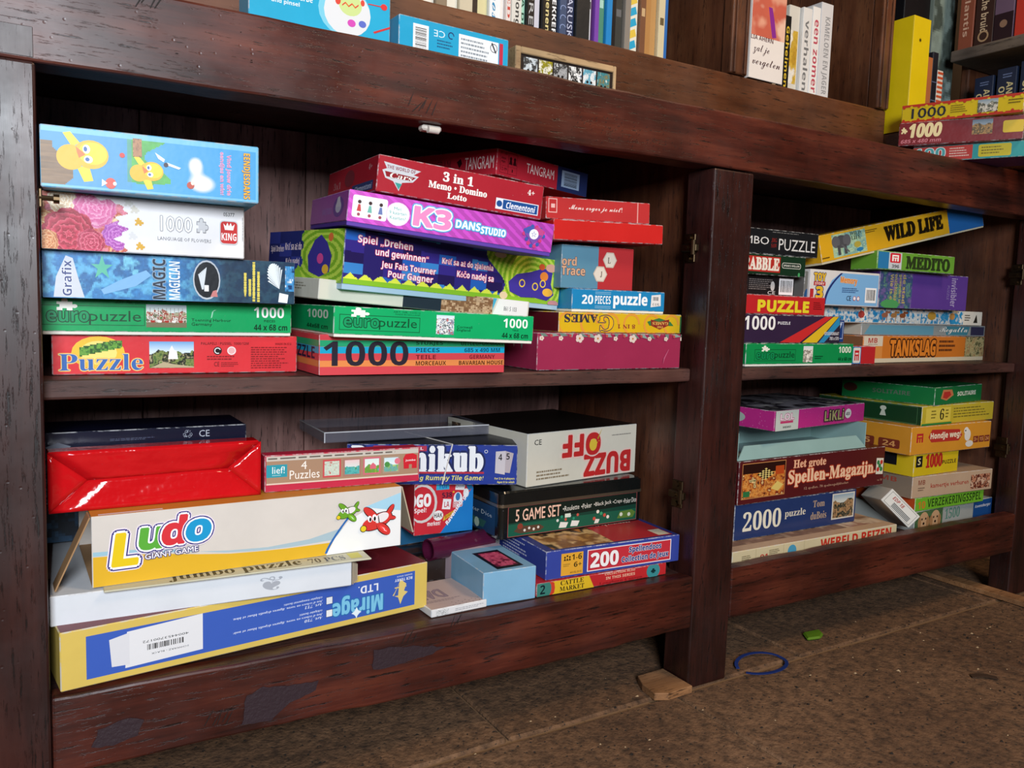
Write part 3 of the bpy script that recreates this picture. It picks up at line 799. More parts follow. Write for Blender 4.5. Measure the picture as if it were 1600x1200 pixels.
# books in the right bay of the bookcase
P = book('book', 'upright book with a woman in pink on the cover, leaning out of the right bay', 1.143, .178, .9985 + .028, .088, .012, .21, '#efe6de', tilt=0)
P.pic('F', 0, .36, 1, 1, ['#d9876b', '#e3a084', '#c9644e', '#ecc0a8', '#b5574a'], seed=5, sc=1.3, nx=26, ny=40, part='cover_picture', grain=.15)
P.poly('F', 'cover_picture', [(.47, .62), (.58, .62), (.66, .52), (.74, .38), (.62, .37), (.55, .48)], '#8a2f8f')
P.text('F', 'LIA AHERN', -.0, .325, .66, .36, '#5a3538', 'b')
P.text('F', 'zal je', .08, .20, .56, .29, '#4a2b2e', 'c'); P.text('F', 'vergeten', .08, .09, .90, .18, '#4a2b2e', 'c')
P.flush()
for (x, th, h, col, words, tx, tc) in [
    (1.234, .010, .19, '#dcd8d2', 'pale white paperback just right of the upright pink cover', '', '#888888'),
    (1.245, .014, .135, '#191818', 'short black book with a white mark', 'No 5', '#dddddd'),
    (1.2605, .017, .140, '#171715', 'short black book with yellow lettering', 'Geheimen', '#d9b838'),
    (1.310, .025, .165, '#e4e2de', 'white book with faint grey lettering in the right bay', 'verhalen', '#777777'),
    (1.337, .022, .172, '#eeece8', 'white book with red lettering in the right bay', 'een zomer', '#c05060'),
    (1.361, .034, .185, '#dad9da', 'tall white book with grey capitals, last in the right bay', 'KAMELOEN EN JAGER', '#9a9a9c')]:
    P = book('book', words, x, .205, SH, th, .12, h, col)
    if tx: P.text('F', tx, .25, .06, .78, .86, tc, 'b', rot=270)
    P.flush()
P = book('book', 'white book showing a yellow flower on its cover, between black and white books', 1.279, .212, SH, .029, .12, .165, '#d8d4c8')
P.pic('F', .12, .12, .9, .72, ['#e8e4d8', '#e8e4d8', '#c9a53c', '#b88f2c', '#ddd5bc'], seed=12, sc=2.4, nx=10, ny=24, part='cover_picture'); P.flush()

# corner: yellow slipcase, binder and the books beside it
b_t = [('yellow_slipcase', 1.549, .132, .9795, .056, .058, .225, '#e0c40c', 'tall plain yellow slipcase with a small hole, in the corner of the bookcase')]
for nm, x, y, z, th, dp, h, col, lb in b_t:
    P = book('slipcase', lb, x, y, z, th, dp, h, col, group=None, pages='#cbb20a', cat='slipcase')
    P.ell('F', 'finger_hole', .42, .80, .05, col='#3a2e08', n=12); P.ring('F', 'finger_hole', .42, .80, .075, .35, '#a89008', n=12); P.flush()
P = book('book', 'copper-brown book right of the yellow slipcase', 1.607, .135, .9795, .018, .055, .155, '#b0683a', group=None); P.flush()
P = book('book', 'black book with blue bands right of the copper-brown one', 1.6255, .135, .9795, .018, .055, .168, '#1b1a22', group=None)
for k in (.2, .42, .64): P.rect('F', 'band', 0, k, 1, k + .012, '#54607c')
P.flush()
P = book('book', 'book with orange and white stripes on its spine', 1.6445, .135, .9795, .019, .05, .135, '#d8d0c4', group=None)
for k in range(14): P.rect('F', 'stripes', 0, .03 + k * .07, 1, .065 + k * .07, '#bf4f2c')
P.flush()
P = book('binder', 'grey-green patterned binder standing behind the striped book', 1.698, .189, .9795, .085, .12, .40, '#6e7a72', group=None, cat='binder')
P.pic('F', 0, 0, 1, 1, ['#59655f', '#7d8d86', '#46504a', '#8fa3a0', '#9a7a74', '#66808a'], seed=31, sc=3, nx=14, ny=60, part='cover_picture'); P.flush()
P = book('black_case', 'black case standing above the yellow slipcase', 1.607, .196, .9795, .088, .12, .40, '#0e0e11', group=None, cat='case'); P.flush()
for (y, th, h, col, words) in [(.128 - .012, .011, .060, '#b9b0a0', 'small pale book before the navy books')]:
    P = book('book', words, 1.735, y, .9855, th, .10, h, col, group=None, face='L'); P.flush()
for (y, th, h, words, a_, b_) in [(.070, .038, .120, 'navy book with gold capitals, nearest the corner under the grey shelf', 'ANDOMI', 'ONGEM'), (.024, .038, .128, 'middle navy book with gold capitals under the grey shelf', 'ANDOMI', 'ONGEM'),
                       (-.028, .044, .134, 'navy book with gold capitals at the right edge under the grey shelf', 'ANDO', 'ONDER')]:
    P = book('book', words, 1.735, y, .9855, th, .16, h, '#1a2740', group='navy books under the grey shelf', face='L', pages='#bdb59c')
    P.text('F', a_, .52, .20, .86, .78, '#cdbf8c', 'b', rot=270); P.text('F', b_, .12, .20, .44, .72, '#cdbf8c', 'b', rot=270)
    P.lines('F', .3, .84, .8, .92, 2, '#6b7aa0', seed=3); P.flush()
for (y, th, h, col, words, tx, tc) in [
    (.118, .030, .21, '#8a4b36', 'rust-brown book on the grey shelf', 'Atlantis', '#cda58c'),
    (.076, .038, .21, '#3b2620', 'dark brown book with cream lettering on the grey shelf', 'indische bruid', '#cdb392'),
    (.036, .038, .21, '#6a5468', 'mauve-grey book with a dark foot on the grey shelf', '', '#cccccc'),
    (-.012, .044, .21, '#c23a2c', 'bright red book on the grey shelf', '', '#eeeeee'),
    (-.06, .044, .21, '#5c4a3c', 'brown book at the end of the grey shelf', '', '#eeeeee')]:
    P = book('book', words, 1.728, y, 1.1706, th, .17, h, col, group='books on the grey shelf', face='L')
    if tx: P.text('F', tx, .3, .12, .7, .62, tc, 'b', rot=270)
    if col == '#6a5468': P.rect('F', 'spine_label', 0, .0, 1, .25, '#2c1d22'); P.ell('F', 'emblem', .5, .15, .2, col='#8c6d58')
    if col == '#3b2620': P.ring('F', 'emblem', .5, .08, .3, .3, '#a98a68')
    P.flush()

# ---------------------------------------------------------------- boxed games
def jumbo(P, face, u0, v0, u1, v1, bg='#d62030', fg='#f5f0e8'):
    """square maker's mark: red panel with a stylised white elephant of blocks"""
    P.rrect(face, 'logo', u0, v0, u1, v1, bg, .15)
    W = u1 - u0; H = v1 - v0
    q = lambda a, b, c, d: P.rect(face, 'logo', u0 + W * a, v0 + H * b, u0 + W * c, v0 + H * d, fg)
    q(.18, .45, .82, .82); q(.18, .15, .34, .45); q(.44, .15, .56, .45); q(.66, .15, .82, .45)
    P.rect(face, 'logo', u0 + W * .3, v0 + H * .55, u0 + W * .7, v0 + H * .66, bg)

# --- left compartment, upper shelf, left stack
P = carton('red_puzzle', 'puzzle_box', 'red puzzle box with a photo of a village church, bottom of the leftmost upper stack', '#dc333a', style='solid')
P.ell('F', 'picture', .17, .55, .10, .42, '#f0c23a'); P.ell('F', 'picture', .17, .55, .07, .30, '#f8e07c')
P.pic('F', .10, .42, .26, .86, ['#3c7a2c', '#6aa33c', '#2c5c24', '#8fc04c'], seed=3, sc=5, nx=22, ny=9, mask=lambda x, y: abs(y - .35 - .5 * x) < .26)
P.text('F', 'Puzzle', .025, .10, .34, .52, '#3a68b0', 'r', out=[('#e8a03c', .045), ('#f6d890', .025)])
P.pic('F', .365, .15, .545, .84, ['#26401f', '#4c6b30', '#7d8a4a', '#1c2418', '#a89c78', '#60803c'], sky=('#6fa8dc', '#d5e6f2'), hz=.62, seed=7, nx=36, ny=22)
P.poly('F', 'picture', [(.44, .38), (.445, .62), (.455, .74), (.465, .62), (.475, .60), (.48, .38)], '#f2f0ea')
P.poly('F', 'picture', [(.37, .16), (.42, .30), (.47, .24), (.545, .18), (.545, .15)], '#b9a987')
P.text('F', 'PALAPELI / PUSSEL  1000/12M', .575, .76, .78, .83, '#7a1418', 'b')
P.ell('F', 'logo', .645, .60, .018, col='#1a1010'); P.ring('F', 'logo', .645, .60, .014, .3, '#e8e8e8', 20, 300)
P.ell('F', 'logo', .705, .60, .018, col='#e8b0ae'); P.ring('F', 'logo', .705, .60, .019, .25, '#f4e0e0')
P.text('F', 'CE', .63, .18, .652, .30, '#5c1014', 's'); P.lines('F', .60, .34, .75, .48, 2, '#8a1c20', seed=2); P.lines('F', .66, .16, .74, .30, 3, '#8a1c20', seed=3)
P.lines('F', .79, .10, .975, .72, 10, '#8a1c20', seed=4); P.text('F', 'MADE IN E.U.', .90, .76, .975, .82, '#7a1418', 'b'); P.flush()

def euro(P, art, place, rise=0, small=False, uo=.0):
    P.frame('F', 'logo_frame', uo + .01, .20, uo + .40, .80, .0007, '#0d5a33')
    P.text('F', 'euro', uo + .04, .30, uo + .19, .62, '#12945c', 'b', out=('#073d22', .05))
    P.text('F', 'puzzle', uo + .19, .22, uo + .385, .66, '#0a4a2a', 's')
    P.text('F', '🧩', uo + .06, .55, uo + .145, 1.0 if not small else .98, '#f0efe4', 's', part='logo')
    P.text('F', art, .27, .88, .39, .95, '#0a5a34', 's')

P = carton('green_harbour', 'puzzle_box', 'green puzzle box with a harbour photo, on the red church box', '#08a45c')
euro(P, 'ART. NR. 100503', '', uo=-.02)
P.pic('F', .385, .16, .545, .88, ['#3c5a28', '#5a7838', '#c8b49a', '#a04030', '#e0d8cc', '#6a6a4a', '#8c8468'], sky=('#b8cfd8', '#d8e0dc'), hz=.72, seed=11, nx=40, ny=20)
P.rect('F', 'picture', .385, .16, .545, .32, '#7d7556')
for k in range(9): P.rect('F', 'picture', .40 + k * .016, .40, .4012 + k * .016, .78, '#5a4636')
for k in range(5): P.poly('F', 'picture', [(.40 + k * .028, .38), (.42 + k * .028, .38), (.416 + k * .028, .31), (.404 + k * .028, .31)], ('#b03426', '#eeeae0')[k % 2])
P.text('F', 'Toenning Harbour', .565, .34, .73, .46, '#063d22', 's'); P.text('F', 'Germany', .565, .20, .65, .33, '#063d22', 's')
P.text('F', '1000', .83, .52, .965, .88, '#f4f4ee', 'b'); P.text('F', 'PIECES', .875, .38, .925, .45, '#063d22', 's')
P.text('F', '44 x 68 cm', .83, .10, .98, .30, '#04301a', 'b')
P.poly('F', 'scratch', [(.645, .48), (.650, .50), (.656, .70), (.67, .76), (.658, .74), (.650, .68)], '#9fd8b8'); P.flush()

P = carton('holo_magic', 'game_box', 'shiny blue holographic box of magic tricks with a fan of cards, left stack', '#24507c', style='solid', rough=.18, wob=.5)
P.pic('F', 0, 0, 1, 1, ['#3a88c4', '#3278b4', '#5aa8d4', '#2f6ca4', '#74c0dc'], seed=21, nx=120, ny=24, sc=2.5, part='picture',
      fn=lambda X, Y, C: C * (1 - np.clip((X - .48) / .22, 0, 1)[..., None] * .88) + np.clip((X - .48) / .22, 0, 1)[..., None] * np.array([.006, .012, .022]))
P.poly('F', 'logo', [(.04, .02), (.05, .45), (.085, .9), (.11, .85), (.13, .4), (.15, .02)], '#c9cfd8'); P.text('F', 'Grafix', .07, .05, .105, .8, '#3a4a80', 'b', rot=90, out=('#f0f0f4', .03))
P.text('F', '★', .175, .45, .255, .95, '#58b89c', 's', part='star'); P.poly('F', 'picture', [(.22, .10), (.34, .30), (.40, .55), (.38, .66), (.28, .42), (.21, .2)], '#7ab0dc')
P.text('F', 'MAGIC', .405, .03, .455, .92, '#1c2a3c', 'b', rot=90, out=('#8fa6bc', .04)); P.text('F', 'MAGICIAN', .468, .03, .512, .88, '#e8eef2', 'b', rot=90)
P.ell('F', 'picture', .62, .5, .052, .42, '#0a1018'); P.ring('F', 'picture', .62, .5, .056, .09, '#b9c0c8', rv=.45)
for k in range(6): P.poly('F', 'picture', [(.60, .28), (.585 + k * .006, .62 + k * .03), (.59 + k * .006, .64 + k * .03), (.607, .28)], '#d0d8de')
P.poly('F', 'picture', [(.61, .24), (.628, .24), (.628, .38), (.61, .38)], '#e8ecf0'); P.poly('F', 'picture', [(.635, .12), (.665, .12), (.66, .28), (.645, .25)], '#c47a78')
for k, (a, b) in enumerate(((.775, .70), (.795, .56), (.812, .96), (.832, .74))): P.lines('F', a, .02, a + .012, b, 1, '#d8c85a', part='lettering_small', seed=k, fill=.95, rot=1); P.lines('F', a, .02, a + .012, b, 1, '#d8c85a', part='lettering_small', seed=k + 9, fill=.6, rot=1)
for k in range(14):
    a = R(200 - k * 9); P.poly('F', 'picture', [(.93, .35), (.93 + .055 * math.cos(a) * 1.0, .35 + .55 * abs(math.sin(a - .6)) + .04), (.936 + .055 * math.cos(a), .36 + .55 * abs(math.sin(a - .6)) + .05)], '#dfe8ec')
P.poly('F', 'picture', [(.925, .04), (.965, .02), (.97, .22), (.93, .26)], '#eef2f4'); P.pic('F', .955, .3, .995, .9, ['#123a6c', '#3f8cc4', '#d8e4ec'], seed=9, nx=6, ny=8); P.flush()

P = carton('white_flower', 'puzzle_box', 'white puzzle box with pink peonies at its left end, left stack', '#e9e7e8', style='solid')
def _fl(X, Y, C):
    for cx, cy, r, c1, c2, c3 in ((.85, .30, .24, '#9c3ca0', '#c068c4', '#e4a4dc'), (.05, .45, .20, '#d88040', '#f0c080', '#f8e8c0'), (.25, .88, .24, '#d8b890', '#f4e4c8', '#fdf8ee'), (.60, .78, .34, '#d05890', '#e080b0', '#f2bcd4'), (.30, .28, .42, '#8c1028', '#c83050', '#e0707f'), (.05, .12, .20, '#b06030', '#d89860', '#e8c8a0'), (.55, .15, .22, '#9c1c3c', '#d04c6c', '#e88c9c')):
        w1 = fbm(X * 10, Y * 7, int(cx * 90) + 3) - .5; d = np.hypot((X - cx) * 1.5, Y - cy) + w1 * .05; a = np.arctan2(Y - cy, X - cx)
        k = d / r * 4.2 + .45 * np.abs(np.sin(a * 3.5 + np.floor(d / r * 4.2) * 1.9 + w1 * 5)); t = np.clip((k % 1) ** 1.3 * .85 + (fbm(X * 60, Y * 40, 7) - .5) * .35, 0, 1)[..., None]
        m = (d < r * (1 + .10 * np.abs(np.sin(a * 5 + w1 * 2))))[..., None]
        A, B_, D3 = (np.array(lin(c)) for c in (c1, c2, c3))
        K = np.where(t < .5, A * (1 - t * 2) + B_ * t * 2, B_ * (2 - t * 2) + D3 * (t * 2 - 1)) * (.55 + .45 * np.clip(1.3 - d / r * .5, 0, 1))[..., None]
        C = np.where(m, K, C)
    return C
P.pic('F', 0, .0, .41, 1, ['#b04858', '#d88090', '#c05c48', '#e0b080', '#a83c58', '#e8d0a0'], seed=4, nx=84, ny=44, fn=_fl, mask=lambda x, y: x < .90 + .06 * math.sin(y * 19) + .03 * math.sin(y * 47) and (y < .93 - .04 * math.sin(x * 9) - .03 * math.sin(x * 31) or x < .5))
for a, b, c in ((.42, .30, '#d8d8d8'), (.43, .78, '#d0ccc0'), (.45, .56, '#d8a838'), (.455, .12, '#d8a838'), (.40, .9, '#d0d0cc')): P.text('F', '🧩', a - .025, b - .09, a + .025, b + .09, c, 's', part='puzzle_piece')
P.text('F', '1000', .56, .44, .72, .72, '#f2f2f2', 's', out=('#9a9a9c', .03)); P.text('F', '🧩', .735, .40, .80, .72, '#c9c9cb', 's', out=('#8a8a8c', .02), part='logo')
P.text('F', 'LANGUAGE OF FLOWERS', .545, .27, .82, .335, '#808085', 's'); P.text('F', '05377', .885, .80, .945, .87, '#3a3a3a', 's')
P.rrect('F', 'logo', .865, .26, .965, .72, '#c8cacc', .2); P.rrect('F', 'logo', .87, .28, .96, .70, '#c02c2c', .2)
P.text('F', 'KING', .875, .34, .955, .48, '#f6f0ee', 'b'); P.poly('F', 'logo', [(.893, .54), (.885, .66), (.898, .61), (.907, .68), (.915, .61), (.924, .68), (.932, .61), (.946, .66), (.938, .54)], '#f6f0ee')
P.lines('F', .985, .15, .995, .8, 1, '#a8a8a8', rot=1); P.flush()

P = carton('duckling', 'game_box', 'light blue game box with yellow ducklings, top of the left stack', '#6cb6de', style='solid')
def _sky(X, Y, C):
    g = np.array(lin('#3f9cd2')) * (1 - Y[..., None] * .3) + np.array(lin('#2c8ccc')) * Y[..., None] * .3
    cl = np.exp(-(((X - .70) / .035) ** 2 + ((Y - .60) / .17) ** 2)) + np.exp(-(((X - .73) / .065) ** 2 + ((Y - .24) / .18) ** 2))
    g = g * (1 - np.clip(cl * 3 - .9, 0, 1)[..., None]) + np.clip(cl * 3 - .9, 0, 1)[..., None] * .75
    gr = (X > .38) & (X < .52 + .06 * np.sin(Y * 7)) & (Y > .12 + .5 * abs(X - .46))
    g = np.where(gr[..., None], np.array(lin('#4fa84c')) * (.7 + .5 * fbm(X * 30, Y * 8, 3)[..., None]), g)
    wd = (X < .14) & (Y < .82) & (X < .10 + .05 * np.sin(Y * 6))
    g = np.where(wd[..., None], np.array(lin('#7c6040')) * (.6 + .8 * fbm(X * 6, Y * 30, 5)[..., None]), g)
    wt = (X < .40) & ~wd
    g = np.where(wt[..., None], g * .55 + np.array(lin('#4c90bc')) * .4, g)
    return g
P.pic('F', .0, .06, .985, .90, ['#000000'], nx=100, ny=26, seed=2, fn=_sky)
def duck(P, cx, cy, s, fl=1):
    k = P.dim['F'][0] / P.dim['F'][1]; E = lambda x, y, a, b, c, n=22: P.ell('F', 'picture', cx + x * s, cy + y * s * k, a * s, b * s * k, c, n=n)
    Y1, Y2 = '#dcae0c', '#ecc91c'
    P.poly('F', 'picture', [(cx - .8 * s, cy + .5 * s * k), (cx - 1.3 * s, cy + 1.3 * s * k), (cx - .9 * s, cy + 1.4 * s * k), (cx - .4 * s, cy + .8 * s * k)], Y2)
    P.poly('F', 'picture', [(cx - .6 * s, cy - .6 * s * k), (cx - .2 * s, cy - 1.5 * s * k), (cx + .3 * s, cy - 1.4 * s * k), (cx + .1 * s, cy - .6 * s * k)], Y2)
    E(-.9, -.1, .75, .75, Y1); E(.2, .15, .95, .85, Y1); E(.3, .22, .78, .66, Y2)
    E(-.05, .45, .2, .26, '#fafafa'); E(.05, -.15, .24, .22, '#fafafa'); E(-.1, .45, .1, .15, '#2a58a0'); E(-.0, -.15, .12, .12, '#2a58a0')
    P.poly('F', 'picture', [(cx - .62 * s, cy + .55 * s * k), (cx - .25 * s, cy + .28 * s * k), (cx - .1 * s, cy + .12 * s * k), (cx - .45 * s, cy - .1 * s * k), (cx - .55 * s, cy + .2 * s * k)], '#d8702c')
duck(P, .20, .54, .080); duck(P, .475, .37, .055)
P.ell('F', 'picture', .352, .62, .012, col='#c8281c'); P.ell('F', 'picture', .30, .14, .024, .09, '#d84838'); P.ell('F', 'picture', .318, .14, .008, .03, '#ffffff')
P.poly('F', 'picture', [(.26, .08), (.285, .14), (.262, .2)], '#f4f4f4'); P.ell('F', 'picture', .665, .22, .018, .06, '#b4442c'); P.ell('F', 'picture', .675, .26, .009, .035, '#f4d8c8')
P.poly('F', 'picture', [(.50, .72), (.545, .62), (.54, .57), (.515, .62)], '#f2f6f8'); P.poly('F', 'picture', [(.555, .57), (.62, .50), (.61, .47), (.56, .52)], '#e8f0f4'); P.ell('F', 'picture', .55, .53, .011, col='#3a2430')
P.pic('F', .40, .62, .44, .92, ['#8a6040', '#a87850', '#6a4830'], seed=6, nx=6, ny=8)
P.text('F', 'Vind jouw drie', .835, .10, .862, .80, '#c8609c', 'b', rot=270, out=('#f0e8f0', .03)); P.text('F', 'eendjes en win!', .802, .10, .828, .84, '#c8609c', 'b', rot=270, out=('#f0e8f0', .03))
P.text('F', 'EENDJESDANS', .915, .06, .955, .86, '#f0b020', 'b', rot=270, out=('#8c4410', .03)); P.flush()

# --- left compartment, upper shelf, middle stack
P = carton('rainbow', 'puzzle_box', 'puzzle box with red, green, blue and orange bands and a big black 1000', '#d2474f', style='solid')
B5 = [('#d2474f', 0, .20), ('#e58a4c', .20, .36), ('#d6474e', .36, .53), ('#1aa7c9', .53, .70), ('#25a06c', .70, .86), ('#cf3f48', .86, 1)]
for fc in ('F', 'L'):
    for c, a, b in B5: P.rect(fc, 'colour_band', .0, a + .005, 1, b, c)
P.text('F', '1000', .02, .22, .45, .84, '#2a2430', 'b')
for t, v, c in (('STUKJES', .73, '#0d4a34'), ('PIECES', .56, '#0a4866'), ('TEILE', .38, '#7a1c22'), ('MORCEAUX', .22, '#4a2410')): P.text('F', t, .49, v, .49 + .019 * len(t) + .015, v + .11, c, 'b')
for t, v, c, a in (('UITLEGFORMAAT', .74, '#0d4a34', .74), ('685 x 490 MM', .56, '#0a4866', .76), ('GERMANY', .38, '#7a1c22', .79), ('BAVARIAN HOUSE', .22, '#4a2410', .73)): P.text('F', t, a, v, 1.73 - a if t != 'BAVARIAN HOUSE' else .99, v + .11, c, 'b')
P.text('L', 'PUZZLE', .45, .38, .93, .68, '#1c2440', 'b'); P.flush()

P = carton('green_cornwall', 'puzzle_box', 'green puzzle box with a Cornwall beach picture, above the colour-banded 1000 box', '#0aa862')
P.frame('F', 'logo_frame', .025, .16, .40, .72, .0008, '#0d5a33')
P.text('F', 'euro', .045, .28, .205, .60, '#12945c', 'b', out=('#073d22', .05)); P.text('F', 'puzzle', .205, .22, .385, .66, '#0a4a2a', 's')
P.text('F', '🧩', .06, .56, .155, .98, '#f0efe4', 's', part='logo'); P.text('F', 'ART. NR. 100512', .27, .86, .40, .92, '#0a5a34', 's'); P.text('F', 'MADE IN HOLLAND', .28, .78, .40, .83, '#0a5a34', 's')
P.pic('F', .48, .14, .57, .86, ['#e8e4dc', '#c04c40', '#7a8ca0', '#f0f0ec', '#4a5a60', '#d0c0a8'], sky=('#c8dce8', '#e8eef0'), hz=.82, seed=17, nx=22, ny=18, sc=8)
P.text('F', 'Cornwall', .585, .40, .665, .50, '#05381f', 's'); P.text('F', 'England', .585, .26, .655, .38, '#05381f', 's')
P.text('F', '1000', .83, .50, .965, .86, '#f4f4ee', 'b'); P.text('F', 'TEILE', .88, .38, .915, .44, '#063d22', 's'); P.text('F', '44 x 68 cm', .825, .10, .97, .30, '#04301a', 'b')
P.text('L', '1000', .58, .52, .92, .84, '#d8e0d4', 'b'); P.text('L', '44x68 cm', .58, .14, .92, .3, '#04301a', 'b'); P.flush()

P = carton('worn_white', 'puzzle_box', 'worn off-white box with taped edges between the green box and the wavy blue-green box', '#d9d5c6', style='solid', lip='#e8e4d8')
P.rect('F', 'picture', .36, .02, .54, .98, '#28323c'); P.pic('F', .54, .02, .80, .98, ['#b48a64', '#8c6244', '#d0a884', '#6c4630'], seed=8, nx=20, ny=8)
P.poly('F', 'label', [(.80, .02), (.99, .02), (.99, .98), (.83, .98)], '#f0efec'); P.poly('F', 'label', [(.80, .3), (.82, .98), (.80, .98)], '#4ab0d0'); P.text('F', '861 5 103', .86, .35, .93, .6, '#30343a', 's')
P.lines('L', .5, .4, .9, .8, 3, '#908a78'); P.flush()

P = carton('spin', 'game_box', 'large wavy box with blue checks, green spirals and red-rimmed lettering', '#3a3480', style='lid', lip='#a9c6dc', lip_h=.007, wob=1.0, rough=.26)
def _spin(X, Y, C):
    j = (X * 13).astype(int); i = (Y * 5 + X * .4).astype(int)
    pal = np.array([lin(c) for c in ('#332a78', '#2f2468', '#2b62b8', '#3a2c84', '#281c52', '#3f86cc')])
    C = pal[(j * 7 + i * 11 + (j * i) % 5) % 6]
    g = (X > .655 + .05 * np.sin(Y * 5))
    d = np.hypot((X - .84) * 4.6, (Y - .5)); sp = ((d * 9 + np.arctan2(Y - .5, (X - .84) * 4.6) / 6.28) % 1) < .5
    gc = np.where(sp[..., None], np.array(lin('#84b428')), np.array(lin('#c4dc50')))
    C = np.where(g[..., None], gc, C)
    tri = Y < .10 + .11 * (1 - abs(((X * 17) % 1) * 2 - 1))
    C = np.where((tri & (X < .67))[..., None], np.array(lin('#d8dc48')) * (.85 + .3 * (Y[..., None] > .1)), C)
    return np.where((Y < .09)[..., None], np.array(lin('#8cc030')), C)
P.pic('F', 0, 0, 1, 1, ['#000000'], nx=150, ny=34, fn=_spin)
for t, a, b, c, d in (('Spiel „Drehen', .05, .74, .27, .92), ('und gewinnen“', .12, .55, .34, .72), ('Krúť sa až do zjašenia', .40, .56, .64, .72), ('Jeu Fais Tourner', .145, .34, .375, .50), ('Pour Gagner', .175, .17, .365, .33), ('Kóčo nadej sa', .47, .33, .645, .50)):
    P.text('F', t, a, b, c, d, '#fbf4f4', 'b', out=[('#d83058', .055), ('#e85070', .03)], rise=-.02)
for a, b, r_ in ((.77, .62, 0), (.90, .55, 1), (.86, .28, 2)): pass
P.poly('F', 'picture', [(.72, .40), (.76, .58), (.83, .66), (.90, .78), (.95, .70), (.945, .45), (.965, .22), (.93, .08), (.86, .12), (.79, .10), (.73, .20)], '#44379a')
for a, b, ru, rv, c in ((.905, .60, .022, .10, '#e88838'), (.93, .26, .028, .09, '#f0b840'), (.89, .80, .016, .07, '#d85c30'), (.94, .80, .03, .09, '#e0a890'), (.965, .03, .03, .07, '#c88c90'), (.70, .10, .02, .08, '#e8d0a8'), (.67, .93, .03, .06, '#d8b8a0')): P.ell('F', 'picture', a, b, ru, rv, c)
for a, b in ((.79, .40), (.86, .36), (.90, .44)): P.ring('F', 'picture', a, b, .016, .3, '#f0d040')
def _spl(X, Y, C):
    d = np.hypot((X - .75) * 1.5, Y - .5); sp = ((d * 9) % 1) < .5
    C = np.where(sp[..., None], np.array(lin('#7cac28')), np.array(lin('#b8d44c')))
    b_ = (X < .48 + .02 * np.sin(Y * 20))
    return np.where(b_[..., None], np.where((Y < .22 + .1 * abs(((X * 9) % 1) * 2 - 1))[..., None], np.array(lin('#8cbc34')), np.array(lin('#242a66')) * (1 + .8 * (((X * 6).astype(int) + (Y * 4).astype(int)) % 3 == 0)[..., None])), C)
P.pic('L', 0, 0, 1, 1, ['#000000'], nx=50, ny=30, fn=_spl)
P.text('L', 'Spiel Drehen', .03, .55, .22, .72, '#f0d8dc', 'b'); P.text('L', 'Krúť sa až do', .24, .62, .47, .78, '#f0d8dc', 'b'); P.text('L', 'Kóčo nadej', .26, .32, .45, .46, '#f0d8dc', 'b')
P.poly('L', 'picture', [(.58, .2), (.56, .5), (.64, .8), (.72, .9), (.80, .75), (.86, .5), (.84, .2), (.72, .1)], '#3c348c'); P.ell('L', 'picture', .72, .45, .04, .1, '#d04890'); P.ell('L', 'picture', .79, .25, .04, .09, '#e0b038'); P.ell('L', 'picture', .84, .85, .03, .08, '#d87038'); P.flush()

P = carton('pink_dance', 'game_box', 'pink dance game box with a heart wheel, tilting on the wavy box', '#b04cb4', style='lid', lip='#5a3aa0', lip_h=.005, rough=.28)
P.pic('F', 0, 0, 1, 1, ['#000000'], nx=110, ny=22, fn=lambda X, Y, C: np.array(lin('#b444b0')) * (.8 + .35 * (np.sin((X * 12 + Y * 2.2) * 9)[..., None] > .2)) + np.array(lin('#e060c8')) * .25 * (1 - X[..., None]))
P.rrect('F', 'picture', .02, .16, .175, .86, '#f0eef4', .1)
for k in range(3):
    P.ell('F', 'picture', .05 + k * .048, .66, .008, col='#3a2420'); P.poly('F', 'picture', [(.04 + k * .048, .36), (.06 + k * .048, .36), (.055 + k * .048, .58), (.045 + k * .048, .58)], ('#c84040', '#70b8a8', '#6a7ab0')[k]); P.ell('F', 'picture', .05 + k * .048, .26, .007, col='#a04858')
P.ell('F', 'sticker', .225, .46, .055, .38, '#f0d8ec'); P.ell('F', 'sticker', .225, .46, .049, .34, '#fbf8fa')
P.text('F', 'Met', .205, .58, .24, .68, '#38a8a0', 's'); P.text('F', '9 kaarten', .185, .44, .265, .55, '#38a8a0', 's'); P.text('F', 'Kaarten!', .19, .28, .262, .39, '#38a8a0', 's')
P.text('F', 'K3', .30, .20, .475, .82, '#ec8cc0', 'b', out=[('#4aa8d8', .09), ('#ffffff', .05)], off=.03)
P.text('F', 'DANS', .50, .34, .62, .60, '#f4fafc', 'b', out=[('#48a8d4', .1)], off=.02); P.text('F', 'STUDIO', .625, .28, .75, .52, '#f4fafc', 'b', out=[('#48a8d4', .1)], off=.02)
for k in range(14):
    a = R(k * 360 / 14); P.ell('F', 'logo', .895 + .052 * math.cos(a) * (1 - .25 * (math.sin(a) < -.3)), .52 + .36 * math.sin(a) * (1.1 if math.sin(a) < 0 else .8), .009, col=('#3c58a8', '#c83c78')[k % 2])
P.ell('F', 'logo', .875, .60, .03, .2, '#4858a8'); P.ell('F', 'logo', .915, .60, .03, .2, '#c04888'); P.poly('F', 'logo', [(.848, .54), (.942, .54), (.895, .18)], '#7a4ca4'); P.ell('F', 'logo', .895, .54, .024, col='#f2f0f6'); P.text('F', '☆', .88, .44, .91, .66, '#8888b0', 's', part='logo')
P.ell('L', 'picture', .78, .5, .13, .34, '#7a4ca4'); P.ell('L', 'picture', .78, .5, .07, .2, '#d8d0e4'); P.poly('L', 'picture', [(.72, .5), (.84, .5), (.80, .85), (.75, .82)], '#e8e0ea'); P.text('L', 'DANS STUDIO', .36, .3, .62, .52, '#b890d0', 'b'); P.flush()

